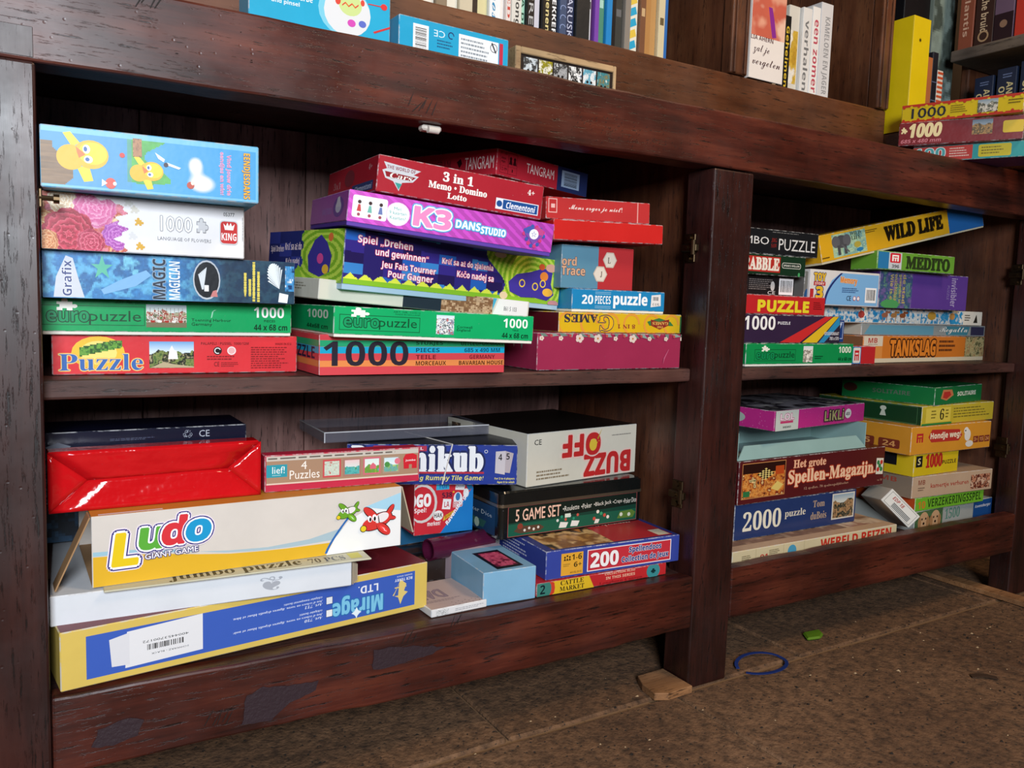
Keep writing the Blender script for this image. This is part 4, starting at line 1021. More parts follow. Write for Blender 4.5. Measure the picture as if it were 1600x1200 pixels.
P = carton('red_memo', 'game_box', 'dark red three-in-one memory game box with a blue maker strip, tilted on the pink box', '#a81e2c', style='solid')
P.poly('F', 'logo', [(.03, .83), (.24, .74), (.20, .60), (.23, .58), (.20, .40), (.14, .34), (.125, .10), (.09, .34), (.045, .40), (.025, .60), (.05, .66)], '#c8ccd0')
P.poly('F', 'logo', [(.04, .58), (.215, .54), (.19, .43), (.05, .44)], '#8c1420'); P.text('F', 'THE WORLD OF', .05, .66, .21, .76, '#8c4450', 'b', rise=-.02); P.text('F', 'Cars', .065, .42, .20, .57, '#f0e8e0', 'i', out=('#501018', .03))
P.poly('F', 'logo', [(.10, .32), (.14, .30), (.123, .14)], '#3c9890')
P.text('F', '3 in 1', .37, .60, .55, .86, '#f4f0e8', 'r', off=.02); P.text('F', 'Memo • Domino', .29, .36, .64, .55, '#f4f0e8', 'r', off=.02); P.text('F', 'Lotto', .405, .14, .52, .30, '#f4f0e8', 'r', off=.02)
P.text('F', '4+', .895, .66, .94, .82, '#f4f0e8', 'r'); P.rect('F', 'logo', .70, .10, .975, .42, '#e0e4ea'); P.rect('F', 'logo', .745, .125, .97, .395, '#1c4c8c')
P.ell('F', 'logo', .723, .26, .018, col='#1c4c8c'); P.text('F', 'Clementoni', .765, .16, .955, .35, '#f0f4f8', 'o')
P.rect('L', 'logo', .55, .08, .94, .34, '#30406c'); P.text('L', 'Clementoni', .60, .12, .92, .28, '#b8c0d0', 'o'); P.text('L', '4+', .84, .66, .9, .82, '#c89898', 'r'); P.text('L', '3x1', .14, .38, .3, .6, '#b87c7c', 'r')
P.ell('L', 'picture', .48, .6, .1, .25, '#7a2c34'); P.flush()

# --- left compartment, upper shelf, right stack
P = carton('magenta', 'gift_box', 'raspberry-pink box with white blossom along its top edge, on the upper shelf', '#9c2a4c', style='solid', cat='gift box')
rs = random.Random(5)
for k in range(17):
    u = .015 + k * .061; big = k in (4, 6, 10)
    P.poly('F', 'blossom', [(u, 1), (u + .03, .99), (u + .05 * rs.random() + .02, .84 + .1 * rs.random()), (u + .012, .9)], ('#6c8478', '#8a9c94')[k % 2])
    if k % 2 == 0 or big:
        r_ = .016 if big else .009
        for a in range(5): P.ell('F', 'blossom', u + .01 + r_ * math.cos(R(a * 72)), .86 + r_ * 4 * math.sin(R(a * 72)), r_ * .75, col='#dcc8bc', n=8)
        P.ell('F', 'blossom', u + .01, .86, r_ * .4, col='#c07840', n=8)
    else: P.ell('F', 'blossom', u + .01, .93, .009, col='#b84c48', n=8)
for k in range(5): P.poly('L', 'blossom', [(.45 + k * .09, .98), (.5 + k * .09, .95), (.47 + k * .09, .72 - .05 * k % 3), (.44 + k * .09, .85)], ('#7c8c84', '#c8b8b0')[k % 2])
P.poly('F', 'crease', [(.90, .55), (.905, .56), (.875, .28), (.865, .12), (.868, .3)], '#c05c7c'); P.flush()

P = carton('yellow_games', 'game_box', 'yellow compendium box with upside-down lettering and a brown ribbon badge', '#dcb41c', style='solid', faces={'L': '#5c1420'})
for k in range(6): P.ring('F', 'pattern', .06 + k * .17, .45, .07, .22, '#e0983c', 0, 300)
P.text('F', 'G', .30, .10, .42, .86, '#e8b41c', 'r', rot=180, out=('#2c3050', .04)); P.text('F', 'AMES', .04, .50, .295, .90, '#343040', 'r', rot=180, off=.02); P.text('F', '8 IN 1', .455, .22, .60, .44, '#8c3030', 'r', rot=180)
P.poly('F', 'logo', [(.70, .60), (.80, .80), (.90, .62), (.93, .40), (.72, .40)], '#3c7840'); P.poly('F', 'logo', [(.73, .72), (.80, .60), (.89, .74), (.885, .42), (.81, .20), (.735, .40)], '#8a2c24')
P.text('F', 'GAMES', .745, .44, .88, .60, '#e8c060', 'r', rot=180); P.text('F', 'THE', .785, .28, .84, .38, '#e8c060', 'r', rot=180); P.rect('F', 'corner', .985, .05, 1, .9, '#2c6034')
P.ell('L', 'emblem', .45, .5, .16, col='#2a1018'); P.ring('L', 'emblem', .45, .5, .14, .15, '#6c4040'); P.flush()

P = carton('blue_pieces', 'puzzle_box', 'sky-blue twenty-piece puzzle box with white lettering and a price sticker', '#1f86bc')
P.text('F', '20', .10, .28, .215, .72, '#eef4f6', 'b', off=.01); P.text('F', 'PIECES', .235, .30, .40, .70, '#eef4f6', 'b'); P.text('F', 'puzzle', .43, .12, .80, .88, '#f2f6f8', 'b', off=.02)
P.rect('F', 'stripes', .235, .86, .40, .88, '#a8d0e4'); P.rect('F', 'stripes', .235, .78, .40, .80, '#a8d0e4'); P.rect('F', 'stripes', .235, .18, .40, .20, '#a8d0e4'); P.rect('F', 'stripes', .235, .10, .40, .12, '#a8d0e4')
P.poly('F', 'price_sticker', [(.84, .22), (.955, .30), (.95, .88), (.845, .82)], '#e8e4e0'); P.barcode('F', .855, .52, .935, .78, 3, bg='#e8e4e0', part='price_sticker'); P.text('F', '€ 0.95', .86, .3, .935, .44, '#3c3c40', 's', part='price_sticker'); P.flush()

P = carton('word_race', 'game_box', 'grey-blue and red word game box with two letter dice, standing back in the stack', '#5d8da4', style='solid', faces={'R': '#b02c30'})
P.rect('F', 'panel', .50, 0, 1, 1, '#b83236')
P.text('F', 'Word', -.12, .52, .20, .72, '#d4a888', 'b', out=('#7c4c3c', .04)); P.text('F', 'Trace', .0, .30, .32, .50, '#d4a888', 'b', out=('#7c4c3c', .04))
for cx, cy, n in ((.66, .70, 6), (.53, .36, 6)): P.ell('F', 'dice', cx, cy, .1, col='#c8b8a8', n=n); P.ell('F', 'dice', cx, cy, .085, col='#e0d4c4', n=n)
P.text('F', 'L', .63, .62, .67, .76, '#50342c', 'r', part='dice'); P.text('F', 'J', .53, .28, .56, .42, '#50342c', 'r', part='dice'); P.flush()

P = carton('plain_red', 'game_box', 'plain bright red box with rubbed edges, second from the top of the right stack', '#cc2420', style='solid'); P.flush()

P = carton('red_board', 'game_box', 'coral-red board game box with white handwritten-style lettering', '#bf3232', style='solid')
P.rect('F', 'stripe', .87, 0, .88, 1, '#e0a098'); P.text('F', 'Mens erger je niet!', .21, .38, .72, .72, '#f0e4dc', 'c')
P.frame('F', 'logo', .02, .28, .10, .92, .0012, '#e8b8b0'); P.rect('F', 'logo', .045, .5, .08, .68, '#e8b8b0'); P.flush()

P = carton('tangram', 'game_box', 'red tangram box with a blue end and barcode, topmost of the upper shelf', '#b82434', style='solid')
P.rect('F', 'panel', .64, 0, 1, 1, '#23305c'); P.barcode('F', .69, .18, .90, .86, 5, rot=1, bg='#98b0cc')
P.text('F', 'TANGRAM', .30, .36, .60, .74, '#f0dcd8', 's')
P.frame('F', 'panel_lines', .03, .12, .20, .92, .0004, '#3c0c14'); P.rect('F', 'panel_lines', .11, .12, .113, .92, '#3c0c14'); P.rect('F', 'panel_lines', .03, .40, .20, .405, '#3c0c14')
P.text('F', '81 328', .035, .84, .10, .91, '#3c0c14', 's'); P.text('F', 'Alter', .04, .64, .09, .74, '#3c0c14', 's'); P.text('F', 'Age', .04, .50, .08, .60, '#3c0c14', 's'); P.text('F', '12-99', .04, .22, .10, .34, '#3c0c14', 's'); P.text('F', '1', .15, .22, .16, .33, '#3c0c14', 's')
for a in (.135, .175): P.ell('F', 'emblem', a, .72, .012, col='#3c0c14'); P.poly('F', 'emblem', [(a - .018, .5), (a + .018, .5), (a + .01, .66), (a - .01, .66)], '#3c0c14')
P.text('L', 'TANGRAM', .66, .25, .97, .74, '#f0dcd8', 's'); P.poly('L', 'emblem', [(.60, .34), (.63, .52), (.61, .72), (.57, .6)], '#2c0810'); P.text('L', 'TANGRAM', .2, .25, .5, .7, '#70202c', 's'); P.flush()

# --- left compartment, lower board
P = carton('mirage', 'game_box', 'long yellow-edged blue chess set box with upside-down lettering, front of the lower board', '#dcbf60', style='solid', faces={'T': '#6c1c28'})
P.rect('F', 'panel', .055, .12, .955, .86, '#3d5fb8')
P.poly('F', 'label', [(.14, .17), (.325, .20), (.325, .86), (.145, .80)], '#e4e4e6'); P.poly('F', 'label', [(.11, .24), (.15, .22), (.15, .78), (.105, .72)], '#dcdce0')
P.barcode('F', .18, .38, .29, .52, 8, bg='#e4e4e6'); P.text('F', '4004453700172', .18, .54, .29, .58, '#333333', 's', rot=180); P.text('F', 'SCHWARZ - BLACK', .20, .31, .29, .34, '#333333', 's', rot=180)
P.text('F', 'Mirage', .685, .16, .845, .62, '#7cc4e4', 'b', rot=180, off=.02, out=('#2c6cb0', .05)); P.text('F', 'LTD.', .765, .60, .83, .76, '#e8ecf2', 'b', rot=180)
P.text('F', '✦', .745, .12, .775, .34, '#e8f4fa', 's', part='star')
for t, a, b, v in (('Art. 710', .60, .655, .26), ('Jeu d’échecs en verre, figures dépolis blanc et noir.', .40, .655, .335), ('échiquier facetté', .585, .655, .41), ('Art. 711', .60, .655, .53), ('Jeu d’échecs en verre, figures dépolis blanc et bleu.', .40, .655, .60), ('échiquier transparent facetté', .54, .655, .675)):
    P.text('F', t, a, v, b, v + .055, '#dfe6f4', 'i', rot=180)
for v in (.27, .53): P.rect('F', 'checkbox', .665, v, .685, v + .15, '#f0f0f0'); P.frame('F', 'checkbox', .665, v, .685, v + .15, .0005, '#30384c')
P.poly('F', 'logo', [(.905, .20), (.915, .36), (.93, .44), (.917, .48), (.925, .62), (.905, .74), (.895, .60), (.885, .48), (.878, .42), (.897, .36)], '#e0c878'); P.poly('F', 'logo', [(.882, .40), (.90, .66), (.897, .40)], '#4060b0'); P.rect('F', 'logo', .885, .56, .925, .585, '#e0c878')
P.text('F', 'RCR TERRY', .885, .70, .945, .76, '#e8ecf2', 'b', rot=180); P.text('F', 'GAMES SINCE', .892, .79, .945, .82, '#c8d0e8', 'b', rot=180)
P.ring('T', 'pattern', .86, .5, .05, .06, '#7c2c38'); P.flush()
P = carton('jumbo_white', 'puzzle_box', 'white jumbo puzzle box with a crushed end, under the white board game with aeroplanes', '#dde1e6', style='solid')
P.text('F', '❦', .66, .25, .74, .75, '#a8acb4', 's', rot=0, part='emblem')
jx, jd = BOX['jumbo_white'][6] / 2, BOX['jumbo_white'][7] / 2; jh = BOX['jumbo_white'][8]
root = P.root
bm = bmesh.new(); bm_box(bm, (-jx + .05, -jd - .009, jh), (jx + .022, jd * .2, jh + .0022), .0008)
bobj('lid_flap', bm, card('#c9c6ae', .5), root)
P.F['T'] = (Vector((-jx + .05, -jd - .009, jh + .0022)), Vector((2 * jx - .028, 0, 0)), Vector((0, .07, 0)), Vector((0, 0, 1))); P.dim['T'] = (2 * jx - .028, .07)
P.text('T', 'jumbo puzzle', .22, .03, .72, .42, '#30343a', 'r'); P.text('T', '70 PCS', .75, .1, .9, .34, '#50545a', 'r'); P.rect('T', 'sticker', .92, .1, .97, .4, '#c8c040')
for k in range(4):
    bm = bmesh.new(); bm_box(bm, (jx + .001 + k * .003, -jd + .004 * k, .001), (jx + .0022 + k * .003, jd * .1, jh - .004 - k * .002), .0003)
    bobj('torn_layer', bm, card('#b4a58e', .7), root)
P.flush()

# the white board game lies with its ends open: front, top, back, base panels and hanging end flaps
pb = BOX['ludo']; loc, M = pose(pb); lw, ld, lh = pb[6:9]
root = empty('game_box', loc, M, 'big white and yellow board game box with two cartoon aeroplanes, its end flaps open', 'game box')
X_, D_ = lw / 2, ld / 2; t_ = .0016
WC = [card('#d9d1c8', .4), worn('#d9d1c8')]; BR = card('#a8835c', .7)
bm = bmesh.new(); bm_box(bm, (-X_, -D_, 0), (X_, -D_ + t_, lh), .0005, 1); bobj('front_panel', bm, WC, root)
bm = bmesh.new(); bm_box(bm, (-X_, D_ - t_, 0), (X_, D_, lh), .0005, 1); bobj('back_panel', bm, WC, root)
bm = bmesh.new(); bm_box(bm, (-X_, -D_ + t_, lh - t_), (X_, D_ - t_, lh), .0004); bobj('top_panel', bm, card('#c8862c', .5), root)
bm = bmesh.new(); bm_box(bm, (-X_, -D_ + t_, 0), (X_, D_ - t_, t_), .0004); bobj('base_panel', bm, BR, root)
bm = bmesh.new(); bm_box(bm, (-X_ + .045, -D_ + t_ * 2, t_), (-X_ + .047, D_ - t_ * 2, lh - t_), .0003); bobj('insert', bm, card('#3a3038', .6), root)
for s_, ang, ln in ((-1, 24, .082), (1, -15, .064)):
    bm = bmesh.new(); bm_box(bm, (-.0008, -D_ + .001, -ln), (.0008, -D_ + (.03 if s_ < 0 else .09), 0), .0003)
    o = bobj('end_flap', bm, [BR if s_ < 0 else card('#c4b298', .6)], root); o.location = (s_ * (X_ + .0012), 0, lh - .001); o.rotation_euler = (0, R(ang), 0)
P = Print(root, lw, ld, lh)
P.poly('F', 'panel', [(.003, .005), (.995, .005), (.995, .25), (.74, .20), (.58, .20), (.48, .215), (.40, .235), (.30, .29), (.20, .36), (.10, .41), (.003, .43)], '#e0b02c')
P.poly('F', 'panel', [(.003, .44), (.08, .43), (.16, .405), (.24, .36), (.30, .33), (.24, .40), (.16, .45), (.08, .485), (.003, .50)], '#9cc4d4')
P.poly('F', 'panel', [(.30, .33), (.40, .285), (.52, .26), (.66, .30), (.78, .42), (.765, .33), (.745, .24), (.60, .215), (.48, .225), (.38, .265)], '#a9bfc8')
P.poly('F', 'panel', [(.72, .005), (.75, .25), (.80, .52), (.88, .70), (1, .76), (1, .005)], '#f0f0ee')
for k in range(14):
    a0, a1 = k / 14, (k + 1) / 14; f_ = lambda t: (.715 + .09 * t, .03 + .60 * t ** .8)
    (x0, y0), (x1, y1) = f_(a0), f_(a1); P.poly('F', 'panel', [(x0, y0), (x0 + .009, y0), (x1 + .009, y1), (x1, y1)], '#2c68b0')
P.poly('F', 'panel', [(.86, .72), (1, .90), (1, .60), (.92, .66)], '#a8d4e8')
for t, a, b, c, d, col in (('L', .055, .27, .135, .72, '#e8c81c'), ('u', .128, .46, .20, .76, '#5cac3c'), ('d', .192, .49, .268, .90, '#d8343c'), ('o', .262, .50, .342, .81, '#1c98cc')):
    P.text('F', t, a, b, c, d, col, 'b', off=.03, out=[('#f0e4ec', .10), ('#3c3480', .075), ('#f8f8f8', .045)], part='logo_lettering', slant=.12)
P.text('F', 'GIANT GAME', .145, .315, .30, .395, '#fbf8fa', 's', off=.01, out=[('#4c4478', .09)], rise=.03)
def plane(P, cx, cy, s, c, nose):
    k = P.dim['F'][0] / P.dim['F'][1]; dk = '#241414'; c2 = tuple(min(1, x / 255 * 1.25) for x in bytes.fromhex(c[1:]))
    q = lambda pts, col: P.poly('F', 'picture', [(cx + x * s, cy + y * s * k) for x, y in pts], col)
    def e(x, y, a, b, col, rot=0):
        r_ = R(rot); q([(x + a * math.cos(R(t_ * 15)) * math.cos(r_) - b * math.sin(R(t_ * 15)) * math.sin(r_), y + a * math.cos(R(t_ * 15)) * math.sin(r_) + b * math.sin(R(t_ * 15)) * math.cos(r_)) for t_ in range(24)], col)
    def petal(x0, y0, x1, y1, wd, col):
        L_ = math.hypot(x1 - x0, y1 - y0); e((x0 + x1) / 2, (y0 + y1) / 2, L_ / 2, wd, col, math.degrees(math.atan2(y1 - y0, x1 - x0)))
    for g_, col in ((.045, dk), (0, c)):
        petal(.02, .15, -.82, .88, .20 + g_, col)
        petal(.55, .25, 1.02, .92, .13 + g_, col); petal(.6, .18, 1.16, .10, .10 + g_, col)
        e(.02, .02, .92 + g_, .40 + g_, col, 20)
    e(.26, .20, .46, .27, '#eee6e6', 20); e(.10, .05, .03, .34, dk, 8)
    e(-.50, -.10, .42, .30, c, 20)
    for g_, col in ((.045, dk), (0, c)): petal(.0, -.12, .78, -.80, .24 + g_, col)
    petal(.14, -.26, .62, -.66, .10, c2)
    e(-.46, .20, .13, .19, '#ffffff', 10); e(-.17, .24, .14, .21, '#ffffff', 10); e(-.43, .17, .065, .12, dk); e(-.16, .19, .07, .13, dk)
    e(-.84, -.32, .20, .20, dk); e(-.84, -.32, .165, .165, nose)
    q([(.26, -.34), (.46, -.46), (.42, -.50), (.62, -.66), (.40, -.54), (.44, -.50)], '#f4f4ff')
plane(P, .795, .66, .040, '#6ca42c', '#e8cc28'); plane(P, .905, .46, .062, '#d83a34', '#e8cc28')
P.rect('T', 'print_line', .02, .02, .2, .05, '#e0e0e0')
P.flush()

pb = BOX['red_wrapped']; loc, M = pose(pb); ww, wd, wh = pb[6:9]
root = empty('wrapped_box', loc, M, 'glossy red box with folded gift-wrap ends, on top of the lower left pile', 'gift box')
RW = card('#c80d15', .13, .55); X_, D_ = ww / 2, wd / 2
bm = bmesh.new(); bm_box(bm, (-X_, -D_ + .009, 0), (X_, D_, wh), .0012); bobj('wrapped_body', bm, RW, root)
c4 = [(-X_, -D_, .0), (X_, -D_, .0), (X_, -D_, wh), (-X_, -D_, wh)]; cc = [(-X_ * .66, -D_ + .0045, wh * .50), (X_ * .66, -D_ + .0045, wh * .53)]
rs = random.Random(4)
def flap(pts, nm='folded_flap'):
    bm = bmesh.new(); vs = [bm.verts.new(p) for p in pts]; bm.faces.new(vs)
    bmesh.ops.triangulate(bm, faces=bm.faces[:]); bmesh.ops.subdivide_edges(bm, edges=bm.edges[:], cuts=7, use_grid_fill=True)
    bnd = set(v for e in bm.edges if e.is_boundary for v in e.verts)
    for v in bm.verts:
        if v not in bnd: v.co.y += .0007 * math.sin(v.co.x * 160 + v.co.z * 90) + .0005 * math.sin(v.co.x * 420 - v.co.z * 260) + rs.uniform(-.00025, .00025)
    bmesh.ops.recalc_face_normals(bm, faces=bm.faces[:])
    if sum(f.normal.y for f in bm.faces) > 0: bmesh.ops.reverse_faces(bm, faces=bm.faces[:])
    ext = bmesh.ops.extrude_face_region(bm, geom=bm.faces[:]); bmesh.ops.translate(bm, verts=[g for g in ext['geom'] if isinstance(g, bmesh.types.BMVert)], vec=(0, .0008, 0))
    bmesh.ops.recalc_face_normals(bm, faces=bm.faces[:])
    bobj(nm, bm, RW, root, smooth=True)
flap([c4[0], c4[1], cc[1], cc[0]]); flap([c4[2], c4[3], cc[0], cc[1]]); flap([c4[3], c4[0], cc[0]]); flap([c4[1], c4[2], cc[1]])

P = carton('navy_back', 'game_box', 'dark navy box with grey marks standing behind the glossy red box', '#0c1028', style='solid', rough=.25)
P.text('F', '♻', .66, .83, .71, .95, '#9ea4b0', 's', part='logo'); P.text('F', 'CE', .745, .84, .80, .94, '#b8bcc6', 's'); P.lines('F', .3, .84, .52, .88, 2, '#4c5268'); P.poly('F', 'emblem', [(.0, .80), (.06, .86), (.12, .80), (.09, .74), (.02, .74)], '#6c707c'); P.flush()

P = carton('lief', 'puzzle_box', 'small brown and pink box of four toddler puzzles with four little pictures', '#c22c48', style='solid')
P.rect('F', 'panel', .01, .22, .99, .88, '#a8866c'); P.rect('F', 'panel', .01, .84, .99, .97, '#c8c0b4'); P.rect('F', 'panel', .01, .20, .99, .24, '#dcc8b8'); 
P.lines('F', .02, .885, .98, .93, 1, '#686058', seed=4, fill=.9)
P.rect('F', 'tag', .01, .40, .135, .74, '#2f98a8'); P.text('F', 'lief!', .045, .50, .12, .69, '#f0f4f0', 's', part='tag'); P.lines('F', .045, .44, .12, .47, 1, '#c8e4e8', part='tag')
P.text('F', '4', .22, .58, .255, .80, '#f2ece2', 's'); P.text('F', 'Puzzles', .15, .32, .335, .56, '#f2ece2', 's')
for k, (bd, pal_, sk) in enumerate((('#c84c50', ['#b8c8bc', '#c8d4c4', '#c05c58'], None), ('#a8786c', ['#3c9c9c', '#58b0ac', '#4c9050'], ('#e8c8c8', '#d8e0dc')), ('#cc6c78', ['#9cbc50', '#6c9c3c', '#58a8a8'], ('#d8e8e4', '#e8f0e8')), ('#a8907c', ['#8cb850', '#6ca8a0', '#b4d074'], ('#c8e4ec', '#e4f0f0')))):
    a = .355 + k * .13; P.rect('F', 'picture_frame', a, .30, a + .115, .80, bd); P.pic('F', a + .01, .35, a + .105, .75, pal_, sky=sk, hz=.5, seed=40 + k, nx=14, ny=14)
P.ell('F', 'picture', .845, .64, .02, col='#e07888'); P.ell('F', 'picture', .775, .56, .018, col='#4c9048'); P.poly('F', 'picture', [(.66, .46), (.70, .46), (.70, .56), (.68, .64), (.66, .56)], '#d86878')
P.poly('F', 'logo', [(.89, .40), (.98, .40), (.98, .78), (.95, .84), (.90, .82), (.885, .7)], '#cc2430'); P.text('F', 'Jumbo', .90, .60, .97, .67, '#f0e8e8', 'b', part='logo'); P.rect('F', 'logo', .925, .40, .945, .52, '#a8866c'); P.flush()

P = carton('cattle', 'game_box', 'flat yellow and red game box mostly hidden below the blue box of two hundred games', '#c0282c', style='solid')
P.poly('F', 'panel', [(.0, 0), (.42, 0), (.38, 1), (0, 1)], '#dcb428'); P.ell('F', 'emblem', .03, .5, .10, col='#c8402c'); P.ell('F', 'emblem', .03, .5, .075, col='#3c7c70'); P.text('F', '2', .025, .15, .06, .85, '#102028', 'b')
P.text('F', 'CATTLE', .17, .58, .34, .95, '#201c14', 'r'); P.text('F', 'MARKET', .165, .12, .345, .48, '#201c14', 'r'); P.text('F', 'COLLECTION ALSO', .50, .78, .74, .95, '#e8b89c', 'b'); P.text('F', 'IN THIS SERIES', .51, .42, .74, .65, '#e8b89c', 'b'); P.text('F', 'Longhorn Canyon', .46, .05, .80, .3, '#8c1c20', 'r')
P.ell('F', 'emblem', .89, .5, .055, .62, '#3c8c90'); P.text('F', '♣', .87, .3, .91, .7, '#102c30', 's', part='emblem'); P.flush()

P = carton('spellendoos', 'game_box', 'blue and red box of two hundred games with cards and dice on its lid', '#35459a', style='solid', faces={'T': '#2f3a84'})
P.pic('T', .06, .03, .52, .93, ['#c08c4c', '#8c5c30', '#d8b078', '#3c3028', '#b87838', '#e0c890'], seed=51, nx=34, ny=24, sc=4, fn=lambda X, Y, C: C)
P.poly('T', 'panel', [(.50, .03), (.96, .03), (.96, .95), (.54, .95)], '#b42c34'); P.pic('T', .36, .45, .62, .93, ['#2c303c', '#d8d8d4', '#404c60', '#e8e0cc', '#a83030'], seed=54, nx=18, ny=14, sc=7)
P.text('T', 'Spellendoos', .64, .42, .88, .56, '#e8c8b8', 'b'); P.text('T', 'Collection', .66, .60, .88, .74, '#e8c8b8', 'b'); P.rect('T', 'sticker', .86, .05, .95, .2, '#d8d0b8')
P.barcode('L', .05, .30, .26, .92, 4, rot=0); P.lines('L', .32, .30, .72, .88, 5, '#c8cce4', seed=2)
P.rect('F', 'panel', .105, .08, .26, .86, '#e0a434'); P.text('F', '1-6', .18, .60, .25, .80, '#2c2410', 'b'); P.text('F', '6+', .195, .34, .25, .52, '#2c2410', 'b'); P.lines('F', .12, .38, .17, .5, 2, '#8c6c28'); P.text('F', '60.02.015', .17, .13, .25, .2, '#2c2410', 's')
for k in range(3): P.ell('F', 'emblem', .13 + k * .017, .72 + (k == 1) * .04, .006, col='#2c2410'); P.poly('F', 'emblem', [(.122 + k * .017, .6), (.138 + k * .017, .6), (.13 + k * .017, .7)], '#2c2410')
P.rect('F', 'panel', .29, .10, .93, .88, '#f0e8e8'); P.rect('F', 'panel', .296, .13, .924, .85, '#c4303c')
P.text('F', '200', .315, .22, .52, .74, '#f4f0ee', 'b', off=.02, out=('#b02030', .04)); P.text('F', 'Spellendoos', .60, .53, .85, .80, '#24347c', 'b', off=.02, out=('#f4eef0', .04)); P.text('F', 'Collection de Jeux', .545, .20, .91, .47, '#24347c', 'b', off=.02, out=('#f4eef0', .04)); P.flush()

# tin of casino games: body, raised lid with rim
pb = BOX['tin']; loc, M = pose(pb); tw, td, th_ = pb[6:9]
root = empty('game_tin', loc, M, 'black and green tin of casino games under the white box with red letters', 'tin')
def rbox(bm, w_, d_, z0, z1, r, seg=6, inset_top=0.0):
    rings = []
    for z, ins in ((z0, 0.0), (z1, inset_top)):
        ring = []
        for cx, cy, a0 in ((1, 1, 0), (-1, 1, 90), (-1, -1, 180), (1, -1, 270)):
            for k in range(seg + 1):
                a = R(a0 + 90 * k / seg)
                ring.append(bm.verts.new((cx * (w_ / 2 - r) + (r - ins) * math.cos(a) - 0, cy * (d_ / 2 - r) + (r - ins) * math.sin(a), z)))
        rings.append(ring)
    n = len(rings[0])
    for i in range(n): bm.faces.new([rings[0][i], rings[0][(i + 1) % n], rings[1][(i + 1) % n], rings[1][i]])
    bm.faces.new(rings[0][::-1]); bm.faces.new(rings[1])
TB = card('#0f1110', .15, .25)
zl = th_ * .70
bm = bmesh.new(); rbox(bm, tw, td, 0, zl, .008); bobj('tin_body', bm, TB, root)
bm = bmesh.new(); rbox(bm, tw + .003, td + .003, zl - .002, zl + .0025, .009); bobj('rim', bm, plain('worn_tin_edge', '#8c7c68', .3, .8), root)
bm = bmesh.new(); rbox(bm, tw + .001, td + .001, zl + .0025, th_ - .003, .009); rbox(bm, tw - .004, td - .004, th_ - .003, th_, .008, inset_top=.002); bobj('tin_lid', bm, TB, root)
P = Print(root, tw, td, zl)
P.rect('F', 'panel', .05, .04, .96, .96, '#a85050'); P.rect('F', 'panel', .053, .055, .957, .945, '#14211b'); P.rect('F', 'panel', .053, .055, .957, .42, '#1c5a44'); P.poly('F', 'panel', [(.053, .42), (.957, .42), (.957, .56), (.5, .5), (.053, .46)], '#173f32')
P.text('F', '5 GAME SET', .10, .50, .40, .86, '#f0c0a8', 's', off=.008); 
for t, a, b in (('•Roulette', .415, .53), ('•Poker', .545, .62), ('•Black Jack', .635, .765), ('•Craps', .775, .845), ('•Poker Dice', .855, .955)): P.text('F', t, a, .62, b, .78, '#e0ddd0', 's', rise=.02)
P.poly('F', 'picture', [(.09, .20), (.12, .34), (.26, .32), (.29, .22), (.26, .12), (.13, .12)], '#5a4030'); P.ell('F', 'picture', .13, .34, .018, .09, '#8c3c2c')
for k, (a, b) in enumerate(((.16, .2), (.19, .25), (.22, .2), (.25, .24))): P.ell('F', 'picture', a, b, .008, col='#e0d8cc', n=8)
for cx in (.42, .50): P.poly('F', 'picture', [(cx - .03, .12), (cx + .02, .10), (cx + .035, .26), (cx - .02, .30)], '#e4e0d8')
P.poly('F', 'picture', [(.43, .42), (.47, .42), (.47, .54), (.43, .54)], '#d8e0d0')
for k in range(6): P.ell('F', 'picture', .38 + k * .028, .36 + (k % 2) * .1, .009, col=('#d8d8d0', '#2c8c6c', '#c85848')[k % 3], n=8)
for k in range(5): P.ell('F', 'picture', .64 + k * .025, .26 + ((k * 3) % 4) * .07, .011, col=('#c85040', '#e8e0d0', '#3c9868')[k % 3], n=8)
P.poly('F', 'picture', [(.64, .10), (.67, .10), (.68, .22), (.65, .24)], '#e0dcd0'); P.poly('F', 'picture', [(.81, .16), (.93, .14), (.95, .30), (.92, .40), (.83, .38)], '#5c7c34'); P.ell('F', 'picture', .84, .28, .012, col='#d8dcc8', n=8); P.ell('F', 'picture', .90, .25, .012, col='#d8dcc8', n=8)
P.rect('L', 'panel', .1, .05, .93, .92, '#1c3c5c'); P.text('L', 'Craps • Poker Dice', .16, .52, .88, .70, '#b8c4c8', 's'); P.poly('L', 'picture', [(.3, .15), (.75, .15), (.8, .38), (.35, .4)], '#2c5a54'); P.ell('L', 'picture', .45, .26, .04, col='#a8c0b0', n=8); P.ell('L', 'picture', .65, .24, .04, col='#a8c0b0', n=8); P.flush()

P = carton('buzz', 'game_box', 'cream-white box with striped red upside-down lettering and a yellow flash, on the black tin', '#d9d3c2', style='solid', faces={'T': '#1c1512'})
def striped(P, t, a, b, c, d, col, rot=180):
    for k in range(5): P.text('F', t, a - .006 * k - .004, b, c - .006 * k - .004, d, '#c46c60' if k % 2 else '#ddd3c4', 'b', rot=rot, off=.02, part='lettering_stripes')
    P.text('F', t, a, b, c, d, col, 'b', rot=rot, off=.03, out=('#e8c8bc', .05))
striped(P, 'BUZZ', .50, .06, .94, .48, '#c22c2c'); striped(P, 'OFF', .30, .48, .64, .90, '#c22c2c')
P.poly('F', 'flash', [(.655, .98), (.61, .74), (.635, .74), (.56, .58), (.60, .66), (.59, .70), (.61, .72)], '#e0c040'); P.ell('F', 'flash', .575, .67, .035, .12, '#e0c040'); P.ring('F', 'flash', .575, .67, .055, .25, '#c22c2c')
P.text('F', 'CE', .055, .78, .115, .88, '#1a1a1a', 's'); P.lines('F', .08, .10, .37, .30, 3, '#8c7c64', seed=6); P.lines('F', .75, .80, .94, .84, 1, '#8c8880', seed=2)
